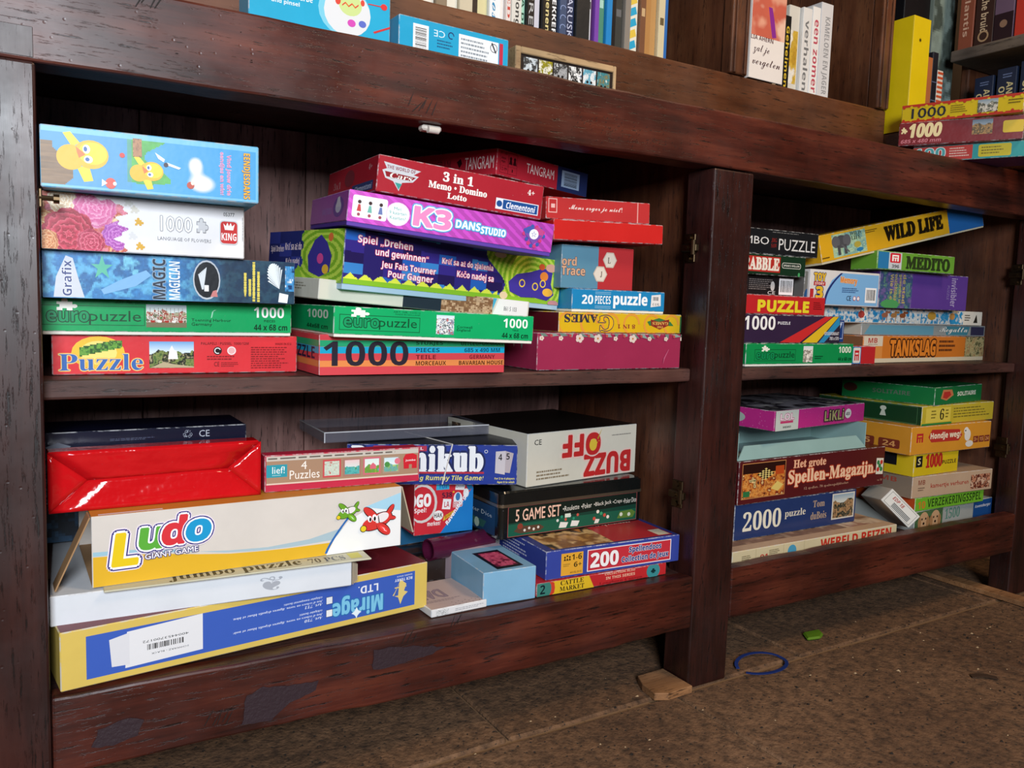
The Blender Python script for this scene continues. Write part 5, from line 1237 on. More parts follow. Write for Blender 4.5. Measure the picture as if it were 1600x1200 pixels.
P.pic('L', .06, .55, .18, .92, ['#6c5444', '#4c3c30', '#a08468'], seed=9, nx=8, ny=8); P.text('L', 'BUZZ', .30, .22, .62, .78, '#a8484c', 'b', slant=.3, rise=-.0); P.flush()

P = carton('lightblue', 'gift_box', 'pale blue carton with a pink flower picture and ribbon on its lid', '#82b4d4', style='solid', cat='gift box', rough=.3)
P.poly('T', 'picture', [(.30, .05), (.82, .07), (.80, .62), (.28, .60)], '#14101a')
P.pic('T', .36, .12, .76, .56, ['#18101c', '#a02c50', '#d05878', '#781c3c', '#241420'], seed=61, nx=20, ny=20, sc=4)
P.rect('T', 'ribbon', .0, .74, 1, .90, '#c8b4c0'); P.rect('L', 'ribbon', .10, .0, .26, 1, '#c8b4c0'); P.text('T', 'fotopuzzel van jou', .30, .80, .85, .85, '#8c8490', 's'); P.flush()

P = carton('white_book', 'book', 'white and beige paperback lying flat beside the long blue and yellow box', '#e6e4e4', style='solid', cat='book', faces={'T': '#c8b0a8'})
P.text('T', 'DAD', .0, .36, .52, .66, '#a08c94', 's', rot=180, out=('#8c7880', .03)); P.lines('T', .05, .22, .7, .30, 2, '#9c8888'); P.pic('F', .08, .1, .30, .8, ['#202020', '#d8d8d8', '#808080'], seed=3, nx=20, ny=6, sc=9); P.lines('F', .42, .3, .95, .7, 2, '#a8a8ac')
for k in range(14): P.ell('T', 'stain', .4 + .04 * k, .03 + .05 * ((k * 5) % 3), .008, col='#3c2c28', n=6)
P.flush()

P = carton('brands_red', 'game_box', 'red and blue trivia box covered in small trademark stickers, behind the aeroplane box', '#cc2c38', style='solid')
P.poly('F', 'panel', [(.44, 0), (1, 0), (1, .88)], '#1c78c0')
P.ell('F', 'logo', .13, .62, .25, .38, '#d4d0cc'); P.ell('F', 'logo', .12, .62, .22, .33, '#cc2c38'); P.text('F', 'LOGO', -.18, .56, .27, .80, '#f6f2f0', 'b', off=.03); P.text('F', 'Spel!', .0, .42, .2, .54, '#f6f2f0', 'b')
P.rect('F', 'sticker', .36, .86, .58, 1.0, '#38a8cc'); P.text('F', 'TUI', .40, .885, .54, .97, '#2c5cb0', 'b', part='sticker'); P.poly('F', 'sticker', [(.68, .84), (.84, .82), (.86, .97), (.70, .98)], '#eceae8'); P.text('F', 'Dove', .70, .88, .84, .94, '#5878a0', 's', part='sticker')
P.poly('F', 'sticker', [(.92, .80), (.99, .86), (.95, .97), (.87, .91)], '#1c7cb0'); P.text('F', '538', .46, .70, .63, .80, '#281c38', 'b'); P.ell('F', 'sticker', .655, .80, .015, col='#e8c030')
P.poly('F', 'sticker', [(.46, .48), (.60, .46), (.62, .66), (.48, .68)], '#f0eeee'); P.text('F', 'LA', .50, .51, .585, .62, '#c02c44', 'b', part='sticker'); P.ell('F', 'sticker', .73, .66, .075, .13, '#e8e8ec'); P.ell('F', 'sticker', .73, .70, .04, .08, '#3c78b0'); P.text('F', 'EEND', .655, .50, .81, .60, '#c82c34', 'b', part='sticker', out=('#f0eeee', .05))
P.ell('F', 'sticker', .87, .76, .05, .09, '#e4e4e2'); P.ell('F', 'sticker', .40, .36, .085, .10, '#f0ecea'); P.text('F', 'HAK', .33, .32, .47, .41, '#3a2c30', 'b', part='sticker'); P.poly('F', 'sticker', [(.48, .24), (.66, .36), (.69, .45), (.50, .34)], '#e0b430'); P.text('F', 'Brinta', .515, .275, 1, 1, '#8c2c1c', 'r', part='sticker', aff=((.14, .10), (-.012, .065)))
P.text('F', 'merken?', .22, .17, .44, .26, '#f4f0ee', 'b')
# slanting maker lettering along the blue panel
P.text('F', 'Ravensburger', .575, .13, 1, 1, '#f2f4f8', 'b', off=.012, aff=((.36, .62), (-.055, .085)))
P.flush()

P = carton('tile_game', 'game_box', 'royal blue tile game box with a white elastic band, showing two number tiles', '#1b3590', style='solid', faces={'T': '#1a1c28'})
for i, (t, a, b) in enumerate((('R', .03, .115), ('u', .125, .20), ('m', .21, .33), ('m', .34, .46), ('i', .475, .51), ('k', .525, .61), ('u', .62, .70), ('b', .71, .79))):
    P.text('F', t, a, .34, b, .78 if t in 'umm' else .95, '#f2f2f4', 'r', off=.03, out=('#0c1c54', .06))
P.text('F', 'mikub', .49, .38, .80, .86, '#f2f2f4', 'r', off=.02) if False else None
P.rect('F', 'panel', .15, .84, .46, .97, '#b82c48'); P.text('F', 'THE ORIGINAL', .17, .87, .44, .94, '#f2e4e8', 'b'); P.rect('F', 'stripe', .40, .28, .80, .33, '#b8283c')
P.text('F', 'Amazing Rummy Tile Game!', .28, .08, .80, .24, '#e8dc7c', 'o'); P.text('F', 'For 2 to 4 players', .865, .12, .985, .19, '#e8dc7c', 'b'); P.text('F', 'Ages 8 to adult', .88, .03, .985, .10, '#e8dc7c', 'b'); P.ring('F', 'lettering_small', .81, .84, .01, .25, '#f0f0f0')
P.poly('F', 'tile_picture', [(.925, .86), (.975, .80), (.955, .30), (.915, .32)], '#b4a8ac'); P.poly('F', 'tile_picture', [(.868, .84), (.927, .86), (.925, .26), (.866, .30)], '#c8c0c4'); P.text('F', '4', .885, .62, .907, .78, '#141414', 'b', part='tile_picture'); P.text('F', '5', .932, .64, .952, .80, '#141414', 'b', part='tile_picture')
pb = BOX['tile_game']; tgw, tgd, tgh = pb[6:9]
EL = plain('white_elastic', '#e4dcd4', .5)
bm = bmesh.new()
ux = tgw * (.61 - .5)
bm_cyl(bm, (ux, -tgd / 2 - .0012, tgh + .001), (ux - .014, -tgd / 2 - .0012, .001), .0011, seg=6); bm_cyl(bm, (ux, -tgd / 2 - .0012, tgh + .001), (ux - .07, tgd / 2 - .02, tgh + .0015), .0009, seg=6)
bobj('elastic_band', bm, EL, P.root)
P.flush()

# clear lid of the tile game lying behind and over it
m_, nt_, b_ = newmat('smoky_clear_plastic')
b_.inputs['Base Color'].default_value = (.22, .22, .27, 1); b_.inputs['Roughness'].default_value = .08; b_.inputs['Alpha'].default_value = .30; b_.inputs['IOR'].default_value = 1.45
CLEAR = m_
loc, M = pose((.378, .232, .3925, -2, 0, 0, .27, .14, .018))
root = empty('plastic_tray', loc, M, 'smoky clear plastic tray lying on the blue tile game box', 'tray')
bm = bmesh.new(); a, b, h_, t_ = .135, .07, .015, .0010
bm_box(bm, (-a, -b, 0), (a, b, t_)); bobj('tray_base', bm, CLEAR, root)
bm = bmesh.new()
for q in (((-a, -b, t_), (a, -b + t_, h_)), ((-a, b - t_, t_), (a, b, h_)), ((-a, -b + t_, t_), (-a + t_, b - t_, h_)), ((a - t_, -b + t_, t_), (a, b - t_, h_))): bm_box(bm, *q)
bobj('tray_wall', bm, CLEAR, root)
bm = bmesh.new()
for q in (((-a, -b - .0006, h_ - .0009), (a, -b + t_, h_ + .0009)), ((-a - .0006, -b, h_ - .0009), (-a + t_, b, h_ + .0009)), ((-a - .0006, -b - .0006, 0), (-a + .001, -b + .001, h_))): bm_box(bm, *q, .0003)
bobj('rim', bm, plain('bright_plastic_edge', '#d8d8dc', .2), root)

# things tucked in behind and below on the lower board
def simple(name, label, cat, p, col, **k):
    BOX['_tmp'] = list(p); return carton('_tmp', name, label, col, cat=cat, style=k.pop('style', 'solid'), **k)
P = simple('picture_box', 'dark brown picture box lying flat under the purple tube', 'game box', (.452, .175, .1825, -4, 0, 0, .175, .19, .034), '#2c201c', rough=.25)
P.pic('T', 0, 0, 1, 1, ['#241814', '#3c2a20', '#6c4c34', '#1a1210', '#30343c', '#503020'], seed=71, nx=26, ny=26, sc=4); P.flush()
P = simple('blue_box', 'dull blue box just visible under the open flap of the aeroplane box', 'game box', (.482, .248, .2172, 6, 0, 0, .16, .11, .03), '#2c6a94'); P.flush()
P = simple('dark_blue_box', 'dark blue box in the shadow behind the left flap of the aeroplane box', 'game box', (.003, .222, .290, 0, 0, 0, .055, .07, .065), '#22405c')
P.pic('F', 0, 0, 1, 1, ['#1c3048', '#2c4c68', '#16202c', '#3c5c70'], seed=33, nx=10, ny=12, sc=3); P.flush()
root = empty('rolled_tube', (.513, .158, .2353), Matrix.Rotation(R(8), 3, 'Z'), 'purple-red plastic tube lying across the dark picture box', 'tube')
PU = plain('purple_plastic', '#4c1430', .15); 
bm = bmesh.new()
for seg in range(24):
    a0, a1 = R(seg * 15), R(seg * 15 + 15)
    def V3(x, r, a): return (x, r * math.cos(a), r * math.sin(a))
    for (xa, ra, xb, rb) in ((0, .0165, .115, .0165), (.115, .0140, 0, .0140), (0, .0140, 0, .0165), (.115, .0165, .115, .0140)):
        bm.faces.new([bm.verts.new(V3(xa, ra, a0)), bm.verts.new(V3(xb, rb, a0)), bm.verts.new(V3(xb, rb, a1)), bm.verts.new(V3(xa, ra, a1))])
bmesh.ops.remove_doubles(bm, verts=bm.verts, dist=1e-5); bmesh.ops.recalc_face_normals(bm, faces=bm.faces[:])
bobj('tube_wall', bm, PU, root, smooth=False)
bm = bmesh.new(); bm_cyl(bm, (.03, 0, 0), (.111, 0, 0), .0138, seg=20); bobj('rolled_contents', bm, card('#1a0c16', .6), root)
P = simple('dark_box', 'black box in the gap between the blue trivia box and the tin', 'game box', (.617, .262, .1825, 0, 0, 0, .13, .14, .05), '#191a1c'); P.flush()
P = simple('support_box', 'dark purple box under the red and blue trivia box', 'game box', (.503, .222, .2475 - .00, 0, 0, 0, .001, .001, .001), '#2a1020') if False else None

# --- right compartment, upper shelf
P = carton('green_small', 'puzzle_box', 'green puzzle box with a mill picture, bottom left of the right upper shelf', '#0a8a48', style='lid')
P.frame('F', 'logo_frame', .075, .16, .44, .72, .0008, '#0a4a2a'); P.text('F', 'euro', .09, .26, .25, .56, '#0e8a50', 'b', out=('#073d22', .05)); P.text('F', 'puzzle', .25, .22, .43, .62, '#0a3a22', 's'); P.text('F', '🧩', .12, .55, .20, .90, '#e8e8d8', 's', part='logo')
P.pic('F', .51, .08, .60, .88, ['#c8c0b0', '#8c8478', '#e8e0d4', '#5c6c60'], sky=('#c8d4d8', '#e0e0d8'), hz=.8, seed=81, nx=10, ny=14); P.lines('F', .62, .22, .70, .42, 2, '#053a20')
P.text('F', '1000', .85, .54, .975, .86, '#eceadc', 'b'); P.text('F', '44 x 68 cm', .85, .14, .985, .32, '#04301a', 'b'); P.flush()
P = carton('purple_rainbow', 'puzzle_box', 'aubergine puzzle box with red, yellow and blue rays, right upper shelf', '#32203c', style='solid')
P.poly('F', 'ray', [(.34, .02), (.55, .02), (.90, .98), (.82, .98)], '#c82c2c'); P.poly('F', 'ray', [(.58, .02), (.74, .02), (.97, .98), (.91, .98)], '#dcb424'); P.poly('F', 'ray', [(.76, .02), (.82, .02), (.99, .7), (.985, .98), (.975, .98)], '#2c88b4')
P.poly('F', 'ray', [(.83, .02), (.998, .02), (.998, .7)], '#2c2434'); P.text('F', '1000', -.03, .46, .285, .94, '#f0ece8', 'b', out=('#1a0c20', .03)); P.text('F', 'PUZZLE', .31, .66, .44, .76, '#e8e4e8', 'b'); P.text('F', 'UITLEGFORMAAT', .82, .30, .985, .42, '#d8d4d8', 'b'); P.text('F', '785 x 570', .88, .12, .985, .24, '#d8d4d8', 'b'); P.flush()
P = carton('red_lid', 'puzzle_box', 'red puzzle box with thick yellow capitals, between the aubergine box and the barcode box', '#c02428', style='solid')
P.text('F', 'PUZZLE', .13, .14, .78, .72, '#e4d02c', 'b', off=.04); P.lines('F', .84, .3, .96, .75, 4, '#6c1418'); P.flush()
P = carton('barcode_dark', 'game_box', 'black-brown box with a barcode label in the right upper stack', '#1e191a', style='solid')
P.barcode('F', .66, .05, .97, .92, 6); P.lines('F', .02, .25, .55, .85, 6, '#7c7470'); P.ell('F', 'logo', .52, .48, .045, col='#c8c4c0'); P.text('F', 'CE', .42, .04, .58, .22, '#e0dcd8', 's'); P.flush()
P = carton('dark_green', 'game_box', 'dark green word game box with white capitals on a red band', '#12301c', style='solid')
P.poly('F', 'panel', [(-.34, .16), (.53, .14), (.53, .90), (-.34, .88)], '#b02c24'); P.text('F', 'SCRABBLE', -.31, .24, .51, .82, '#e8dccc', 'r', off=.04)
P.rrect('F', 'panel', .56, .38, .91, .66, '#c8c8bc', .5); P.rrect('F', 'panel', .57, .41, .90, .63, '#0c2416', .5); P.text('F', 'SPEAR’S SPELLEN', .59, .47, .88, .57, '#d8d8cc', 'b'); P.ell('F', 'emblem', .88, .1, .02, col='#48a060'); P.flush()
P = carton('black_puzzle', 'puzzle_box', 'black jigsaw box with thin white capitals, top left of the right compartment', '#17181b', style='solid', wob=.4, rough=.3)
P.text('F', 'JUMBO', -.27, .28, .255, .68, '#d8d6d2', 's'); P.text('F', 'JIG', .29, .48, .37, .66, '#8c2420', 'r'); P.text('F', 'SAW', .29, .28, .37, .44, '#8c2420', 'r'); P.text('F', 'PUZZLE', .40, .20, .95, .66, '#d8d6d2', 's'); P.lines('F', .3, .88, .85, .92, 1, '#8c8a86'); P.flush()
P = simple('small_box', 'small grey box with a dark blue corner beside the barcode box', 'game box', (1.190, .064, .6255, 0, 0, 0, .0145, .12, .052), '#6c6c68'); P.F['F'] = P.F['F']; P.ell('F', 'panel', .5, .05, .48, .35, '#1c4c7c', 0, 180); P.flush()
P = carton('red_small', 'game_box', 'small red box with a blue and red maker panel, beside the green mill puzzle', '#b82428', style='solid')
P.rect('F', 'panel', .20, .03, .50, .97, '#2c78ac'); jumbo(P, 'F', .24, .08, .48, .92, '#d8d4cc', '#c02830'); P.flush()
P = simple('small_blue_box', 'small blue box with a white slash, behind the aubergine puzzle box', 'game box', (1.286, .075, .5515, 0, 0, 0, .036, .14, .042), '#1c3c7c')
P.frame('F', 'panel', .1, .15, .9, .9, .0012, '#b8c4d8'); P.poly('F', 'panel', [(.3, .2), (.45, .2), (.8, .85), (.65, .85)], '#c8d4e8'); P.flush()
P = carton('tankslag', 'game_box', 'orange tank battle game box, bottom right of the right upper shelf', '#d07828', style='solid', faces={'L': '#8c5c3c'})
P.rect('F', 'panel', 0, .0, 1, .16, '#d4c8ac'); P.rect('F', 'panel', 0, .62, .14, 1, '#d8cdb8'); P.rect('F', 'panel', .0, .16, .14, .62, '#d88c44'); P.text('F', 'MB', .035, .74, .10, .92, '#b0322c', 'b'); P.text('F', 'SPELLEN', .035, .66, .1, .71, '#806050', 's')
P.text('F', 'TANKSLAG', .20, .24, .56, .84, '#e0842c', 'b', off=.03, out=('#3a1c10', .07)); P.lines('F', .59, .36, .76, .88, 3, '#5c3018', fill=.5); P.pic('F', .82, .16, 1, .98, ['#8c8458', '#5c5c3c', '#b4a878', '#a88c60', '#4c4430'], seed=91, nx=20, ny=14); P.flush()
P = carton('regatta', 'game_box', 'flat grey-blue sailing game box lying on the orange box', '#8c9494', style='solid', faces={'L': '#c8c4b4'})
P.poly('F', 'panel', [(.02, .08), (.55, .08), (.55, .88), (.06, .88)], '#5c94ac'); P.poly('F', 'panel', [(.66, .1), (.84, .1), (.86, .9), (.64, .9)], '#3c7c90'); P.text('F', 'Regatta', .60, .16, .84, .86, '#e4e8e4', 'c', out=('#506068', .03)); P.rect('F', 'panel', .87, .1, .99, .9, '#30304c'); P.flush()
P = carton('blue_animals', 'game_box', 'long sky-blue and white geography game box with camels along its side', '#e0dcd0', style='solid')
P.pic('F', 0, .06, .86, .96, ['#2c8cc0', '#2c8cc0', '#e4e4dc', '#3494c4', '#e8e6dc'], seed=98, nx=120, ny=18, sc=1.6)
for k, c in enumerate(('#a8684c', '#b07c48', '#94502c')):
    a = .34 + k * .055; P.ell('F', 'picture', a, .55, .02, .16, c, n=12); P.ell('F', 'picture', a + .012, .72, .009, .12, c, n=10); P.ell('F', 'picture', a + .026, .74, .009, .08, c, n=10)
    for q in (-.012, .012): P.rect('F', 'picture', a + q - .002, .14, a + q + .002, .5, c)
P.ell('F', 'picture', .20, .55, .02, .25, '#a84038', n=7); P.ell('F', 'picture', .64, .6, .03, .3, '#c8983c', n=8); P.ell('F', 'picture', .78, .6, .02, .25, '#b8884c', n=8); P.poly('F', 'emblem', [(.935, .2), (.965, .2), (.955, .8)], '#28241c'); P.lines('F', .87, .3, .92, .8, 3, '#6c6860'); P.flush()
P = carton('purple_inv', 'game_box', 'purple game box with sideways lettering, under the green box in the right compartment', '#5a3a90', style='solid')
P.pic('F', 0, 0, .35, 1, ['#4c6c8c', '#5c8474', '#3c5478', '#6c5c94', '#88a08c'], seed=101, nx=18, ny=16)
for k in range(4): P.text('F', ('Wie is er', 'onzichtbaar', 'geworden in', 'de stad')[k], .11 + k * .045, .14, .145 + k * .045, .92, '#b8a85c', 'b', rot=270)
P.text('F', 'invisibler', .80, .10, .87, .92, '#a89cc4', 'b', rot=270); P.text('F', 'PUZZLE', .755, .30, .78, .7, '#8c7cb4', 's', rot=270); P.ell('F', 'picture', .12, .1, .1, .14, '#4c9858', n=9); P.flush()
P = carton('toy_white', 'game_box', 'white and light blue toy game box with yellow and red lettering, right compartment', '#dcd8d4', style='solid')
P.poly('F', 'panel', [(.20, .03), (.23, .4), (.30, .72), (.42, .94), (.985, .94), (.985, .03)], '#7cb0dc'); 
for k in range(10):
    t0, t1 = k / 10, (k + 1) / 10; f_ = lambda t: (.20 + .22 * t ** 2.0, .03 + .91 * t); (x0, y0), (x1, y1) = f_(t0), f_(t1); P.poly('F', 'panel', [(x0, y0), (x0 + .03, y0), (x1 + .03, y1), (x1, y1)], '#24306c')
P.text('F', 'TOY', .05, .68, .21, .90, '#e0b42c', 'b', off=.04, out=('#24306c', .06)); P.rect('F', 'logo', .05, .55, .21, .66, '#b82c2c'); P.text('F', 'STORY', .065, .57, .195, .64, '#e8dcd0', 'b', part='logo'); P.text('F', '3', .085, .20, .18, .52, '#e0b42c', 'b', off=.04, out=('#24306c', .06))
P.text('F', 'Memory', .42, .62, .66, .84, '#e0883c', 'b', off=.03, out=('#f0e0c0', .03), rise=-.03); P.barcode('F', .79, .12, .96, .56, 11); P.lines('F', .45, .38, .74, .54, 3, '#3c5c8c'); P.text('F', 'CE', .52, .16, .585, .30, '#1c1c28', 's')
for a in (.635, .69): P.ell('F', 'logo', a, .23, .022, col='#f0eef0'); P.ring('F', 'logo', a, .23, .022, .25, '#b84c50')
P.rect('F', 'stripe', .0, 0, .05, .45, '#b82c30'); P.flush()
P = carton('medito', 'game_box', 'apple-green game box with dark capitals, right compartment below the tilted yellow box', '#68a034', style='solid')
P.rect('F', 'panel', .01, .05, .14, .95, '#2c78ac'); P.rect('F', 'panel', .14, .05, .30, .95, '#c8ccd0'); jumbo(P, 'F', .155, .40, .285, .92); P.text('F', '396', .18, .12, .27, .3, '#2c2c38', 'b'); P.text('F', 'MEDITO', .36, .14, .93, .80, '#2c3a1c', 'r', off=.05); P.lines('F', .5, .88, .75, .92, 1, '#38501c'); P.flush()
P = carton('wild', 'game_box', 'long yellow wildlife game box with an elephant, tilted up to the right on top', '#d8a41c', style='lid', lip='#c8c0a4')
P.rect('F', 'panel', .76, .0, .998, 1, '#2464a8'); P.pic('F', .065, .08, .25, .92, ['#8cb498', '#a8c4a0', '#7ca8a0', '#b8c8a0'], seed=110, nx=14, ny=12, part='picture')
P.ell('F', 'picture', .115, .62, .035, .24, '#4c4c50'); P.ell('F', 'picture', .085, .64, .022, .22, '#5c5c60'); P.ell('F', 'picture', .145, .64, .022, .22, '#5c5c60'); P.rect('F', 'picture', .09, .14, .105, .5, '#48484c'); P.rect('F', 'picture', .125, .14, .14, .5, '#48484c'); P.poly('F', 'picture', [(.11, .5), (.12, .5), (.155, .2), (.148, .18)], '#5c5c60')
P.text('F', 'WILD', .165, .76, .225, .9, '#201c14', 'r'); P.text('F', 'LIFE', .17, .60, .222, .74, '#201c14', 'r'); P.ell('F', 'picture', .20, .4, .02, .12, '#b0a040', n=8); P.ell('F', 'picture', .21, .2, .02, .08, '#2c78a8', n=8)
P.text('F', 'WILD LIFE', .36, .28, .72, .80, '#1c1408', 'r', off=.06); P.lines('F', .25, .72, .32, .86, 2, '#5c4010'); P.lines('F', .0, .1, .06, .2, 1, '#5c4010'); P.flush()

# --- right compartment, lower board
P = carton('wereld', 'game_box', 'flat cream travel game box behind the rail, under the navy puzzle box', '#d4c49c', style='solid', faces={'T': '#c8a888'})
P.pic('T', .02, .1, .98, .98, ['#c8a890', '#b89478', '#8c6c54', '#d8c0a4', '#a8806c'], seed=120, nx=60, ny=20, sc=3)
P.text('F', 'WERELD REIZEN', .50, .30, .96, .86, '#c43424', 'b', off=.02); P.ell('F', 'emblem', .33, .50, .025, col='#4c98b8'); P.text('F', '01', .15, .3, .19, .6, '#b8342c', 'b'); P.lines('F', .05, .4, .11, .7, 3, '#6c5c40'); P.lines('F', .20, .5, .27, .8, 3, '#6c5c40')
for a in (.125, .28, .40): P.rect('F', 'panel_lines', a, .02, a + .001, .98, '#a89870')
P.flush()
P = carton('tom2000', 'puzzle_box', 'navy blue two-thousand-piece puzzle box with a harbour painting', '#1f3566', style='solid', rough=.2)
P.text('F', '2000', .065, .22, .36, .76, '#e4ddc8', 'r', off=.005); P.text('F', 'puzzle', .39, .40, .56, .66, '#dcd4c0', 'r'); P.text('F', 'Tom', .62, .62, .72, .82, '#b89c80', 'r'); P.text('F', 'duBois', .605, .26, .74, .48, '#b89c80', 'r')
P.rect('F', 'picture', .785, .16, .985, .94, '#d0ccc0'); P.pic('F', .795, .20, .975, .90, ['#3c3024', '#7c6044', '#a8845c', '#283028', '#5c5444', '#c0a884'], sky=('#8ca4b4', '#c8ccc4'), hz=.72, seed=130, nx=26, ny=22, sc=6); P.flush()
P = carton('maroon_mag', 'game_box', 'large maroon games compendium with cream-orange lettering and a board picture', '#541418', style='solid')
P.frame('F', 'picture_frame', .02, .12, .29, .94, .0012, '#c88c50'); P.pic('F', .025, .14, .285, .92, ['#381410', '#a85c2c', '#d89448', '#c8742c', '#7c2c1c', '#e0c080', '#2c4c2c'], seed=140, nx=44, ny=26, sc=6, fn=lambda X, Y, C: np.where((Y > .72)[..., None], np.array(lin('#2a100c')), C))
P.add('F', 'picture', [(.11 + .055 * ((i % 7) / 6 + (i // 7) / 6), .66 + .14 * ((i % 7) / 6) - .14 * ((i // 7) / 6)) for i in range(49)], [(r * 7 + c, r * 7 + c + 1, r * 7 + c + 8, r * 7 + c + 7) for r in range(6) for c in range(6)], [lin('#e0c878') if (r + c) % 2 else lin('#1c1410') for r in range(6) for c in range(6)])
P.poly('F', 'picture', [(.20, .30), (.245, .22), (.28, .36), (.24, .46)], '#dcc068'); P.rect('F', 'picture', .225, .62, .28, .82, '#b8481c'); P.rect('F', 'picture', .03, .17, .07, .30, '#2c7040')
P.text('F', 'Het grote', .34, .66, .56, .90, '#e8b490', 'r', off=.015, out=('#9c3420', .04)); P.text('F', 'Spellen-Magazijn.', .31, .26, .93, .66, '#ecc4a0', 'r', off=.02, out=('#b83c20', .05)); P.text('F', '12 spellen, 78 spelmogelijkheden', .42, .14, .73, .22, '#c49a80', 's')
P.poly('F', 'logo', [(.935, .30), (.99, .28), (.99, .70), (.935, .72)], '#dcd8c8')
for a, b, c in ((.95, .6, '#2c7c48'), (.975, .6, '#c0302c'), (.95, .42, '#c0302c'), (.975, .42, '#2c7c48'), (.962, .51, '#2c7c48')): P.ell('F', 'logo', a, b, .011, .06, c, n=10)
P.text('F', 'v.a. 10jr', .95, .10, .99, .17, '#c49a80', 's'); P.flush()

# pale blue tray game: open top tray with thick rim walls and a sloping front flap
pb = BOX['labyrinth']; loc, M = pose(pb); lw, ld, lh = pb[6:9]; lh = .049
root = empty('game_box', loc, M, 'open pale blue-grey lid turned on its back between the maroon and the pink box', 'game box')
LB = card('#8fb0ac', .5); X_, D_ = lw / 2, ld / 2; t_ = .0018
for nm, a, b in (('side_wall', (-X_, -D_ + .002, 0), (-X_ + t_, D_, lh)), ('side_wall', (X_ - t_, -D_ + .002, 0), (X_, D_, lh)), ('back_wall', (-X_ + t_, D_ * .0, 0), (X_ - t_, D_ * .0 + t_, lh)), ('base_panel', (-X_ + t_, -D_ + .002, 0), (X_ - t_, D_, t_))):
    bm = bmesh.new(); bm_box(bm, a, b, .0004); bobj(nm, bm, LB, root)
bm = bmesh.new()
q = [(-X_, -D_, 0), (X_, -D_, 0), (X_ - .014, -D_ + .014, lh * .46), (-X_ + .03, -D_ + .014, lh * .46)]
f0 = [bm.verts.new(p) for p in q]; f1 = [bm.verts.new((p[0], p[1] + t_, p[2])) for p in q]
bm.faces.new(f0); bm.faces.new(f1[::-1])
for i in range(4): bm.faces.new([f0[i], f1[i], f1[(i + 1) % 4], f0[(i + 1) % 4]])
bobj('front_flap', bm, LB, root)
P = Print(root, lw, ld, lh); P.F['F'] = (Vector((-X_, -.0001, 0)), Vector((lw, 0, 0)), Vector((0, 0, lh)), Vector((0, -1, 0)))
P.text('F', 'LABYRINTH', .77, .62, .93, .78, '#b8604c', 'r'); P.text('F', 'BACK', .14, .60, .32, .92, '#2c2820', 'b', out=('#b8743c', .09)); P.ell('F', 'emblem', .22, .72, .1, .2, '#b8743c'); P.flush()

P = carton('pink_lol', 'game_box', 'bright pink dotted memory game box with a white band, on the pale blue lid', '#c02c84', style='solid', faces={'T': '#a8a49c'})
rs = random.Random(3)
for k in range(70): P.ell('F', 'dots', rs.uniform(.3, .98), rs.uniform(.05, .95), .003, col='#d45ca0', n=6)
for k in range(24): P.ell('L', 'dots', rs.uniform(.3, .98), rs.uniform(.05, .95), .006, col='#d45ca0', n=6)
P.rect('F', 'panel', .0, .0, .235, 1, '#c4ccc4'); P.text('F', 'LOL', .05, .52, .19, .84, '#ecdce4', 'b', out=('#b83c78', .06)); P.rect('F', 'logo', .05, .36, .18, .48, '#c03c6c'); P.text('F', 'MEMO', .08, .12, .16, .22, '#2c2c2c', 'b')
P.text('F', 'LiKLi', .52, .24, .74, .80, '#a8a06c', 'b', out=('#3c2c38', .08)); P.ell('F', 'sticker', .79, .52, .038, .26, '#dcdcd8'); P.text('F', '48X', .765, .42, .815, .60, '#2c2c2c', 'b', part='sticker'); P.ell('L', 'sticker', .55, .5, .14, .3, '#a8b8ac'); P.text('L', '48X', .47, .40, .63, .58, '#2c2c2c', 'b', part='sticker')
P.pic('T', 0, 0, 1, 1, ['#b4b0a8', '#2c2830', '#8c8890', '#c8c4bc'], seed=150, nx=30, ny=14, sc=6); P.flush()

P = carton('leaning_white', 'game_box', 'white box with dark stripes leaning at an angle beside the navy puzzle box', '#dcdad2', style='solid', rough=.5)
P.frame('T', 'panel_lines', .1, .08, .9, .92, .0006, '#3c3c38'); P.lines('T', .25, .25, .75, .75, 3, '#5c5c58'); P.frame('F', 'panel_lines', .06, .1, .94, .9, .0006, '#3c3c38'); P.text('F', 'EDP 18', .18, .56, .55, .78, '#a8382c', 'b', slant=.2)
for k in range(4): P.rect('F', 'stripe', .28, .18 + k * .08, .86, .22 + k * .08, '#1c2c34')
P.flush()

P = carton('dogs1500', 'puzzle_box', 'grey puzzle box with two cream puppies, bottom of the right lower stack', '#a8aca8', style='solid')
P.pic('F', .0, .05, .34, .98, ['#3c5c3c', '#4c6c44', '#2c4030'], seed=160, nx=20, ny=12)
for cx in (.11, .25):
    P.ell('F', 'picture', cx, .45, .06, .48, '#c8a078', n=16); P.ell('F', 'picture', cx - .05, .4, .02, .3, '#a87c54', n=10); P.ell('F', 'picture', cx + .05, .4, .02, .3, '#a87c54', n=10); P.ell('F', 'picture', cx, .35, .012, .07, '#1c1410', n=8)
    for q in (-.022, .022): P.ell('F', 'picture', cx + q, .58, .008, .06, '#1c1410', n=8)
P.text('F', '1500', .37, .34, .56, .88, '#5c8c7c', 'r'); P.rect('F', 'panel', .74, .1, .995, .98, '#1c4c8c'); P.text('F', 'Ravensburger', .76, .55, .98, .75, '#d8dce4', 'o'); P.flush()
P = carton('green_rename', 'game_box', 'lime-green game box with an orange side, above the puppies puzzle', '#70b42c', style='solid', faces={'L': '#b8481c'})
P.text('F', '10', .04, .18, .14, .72, '#c87c2c', 'b', off=.02); P.text('F', 'VERZEKERINGSSPEL', .17, .20, .96, .84, '#2c4a18', 'b'); P.flush()
P = carton('kamertje', 'game_box', 'beige room-letting game box with red lettering and a photo, right lower stack', '#c0a488', style='solid', faces={'L': '#8c7c6c'})
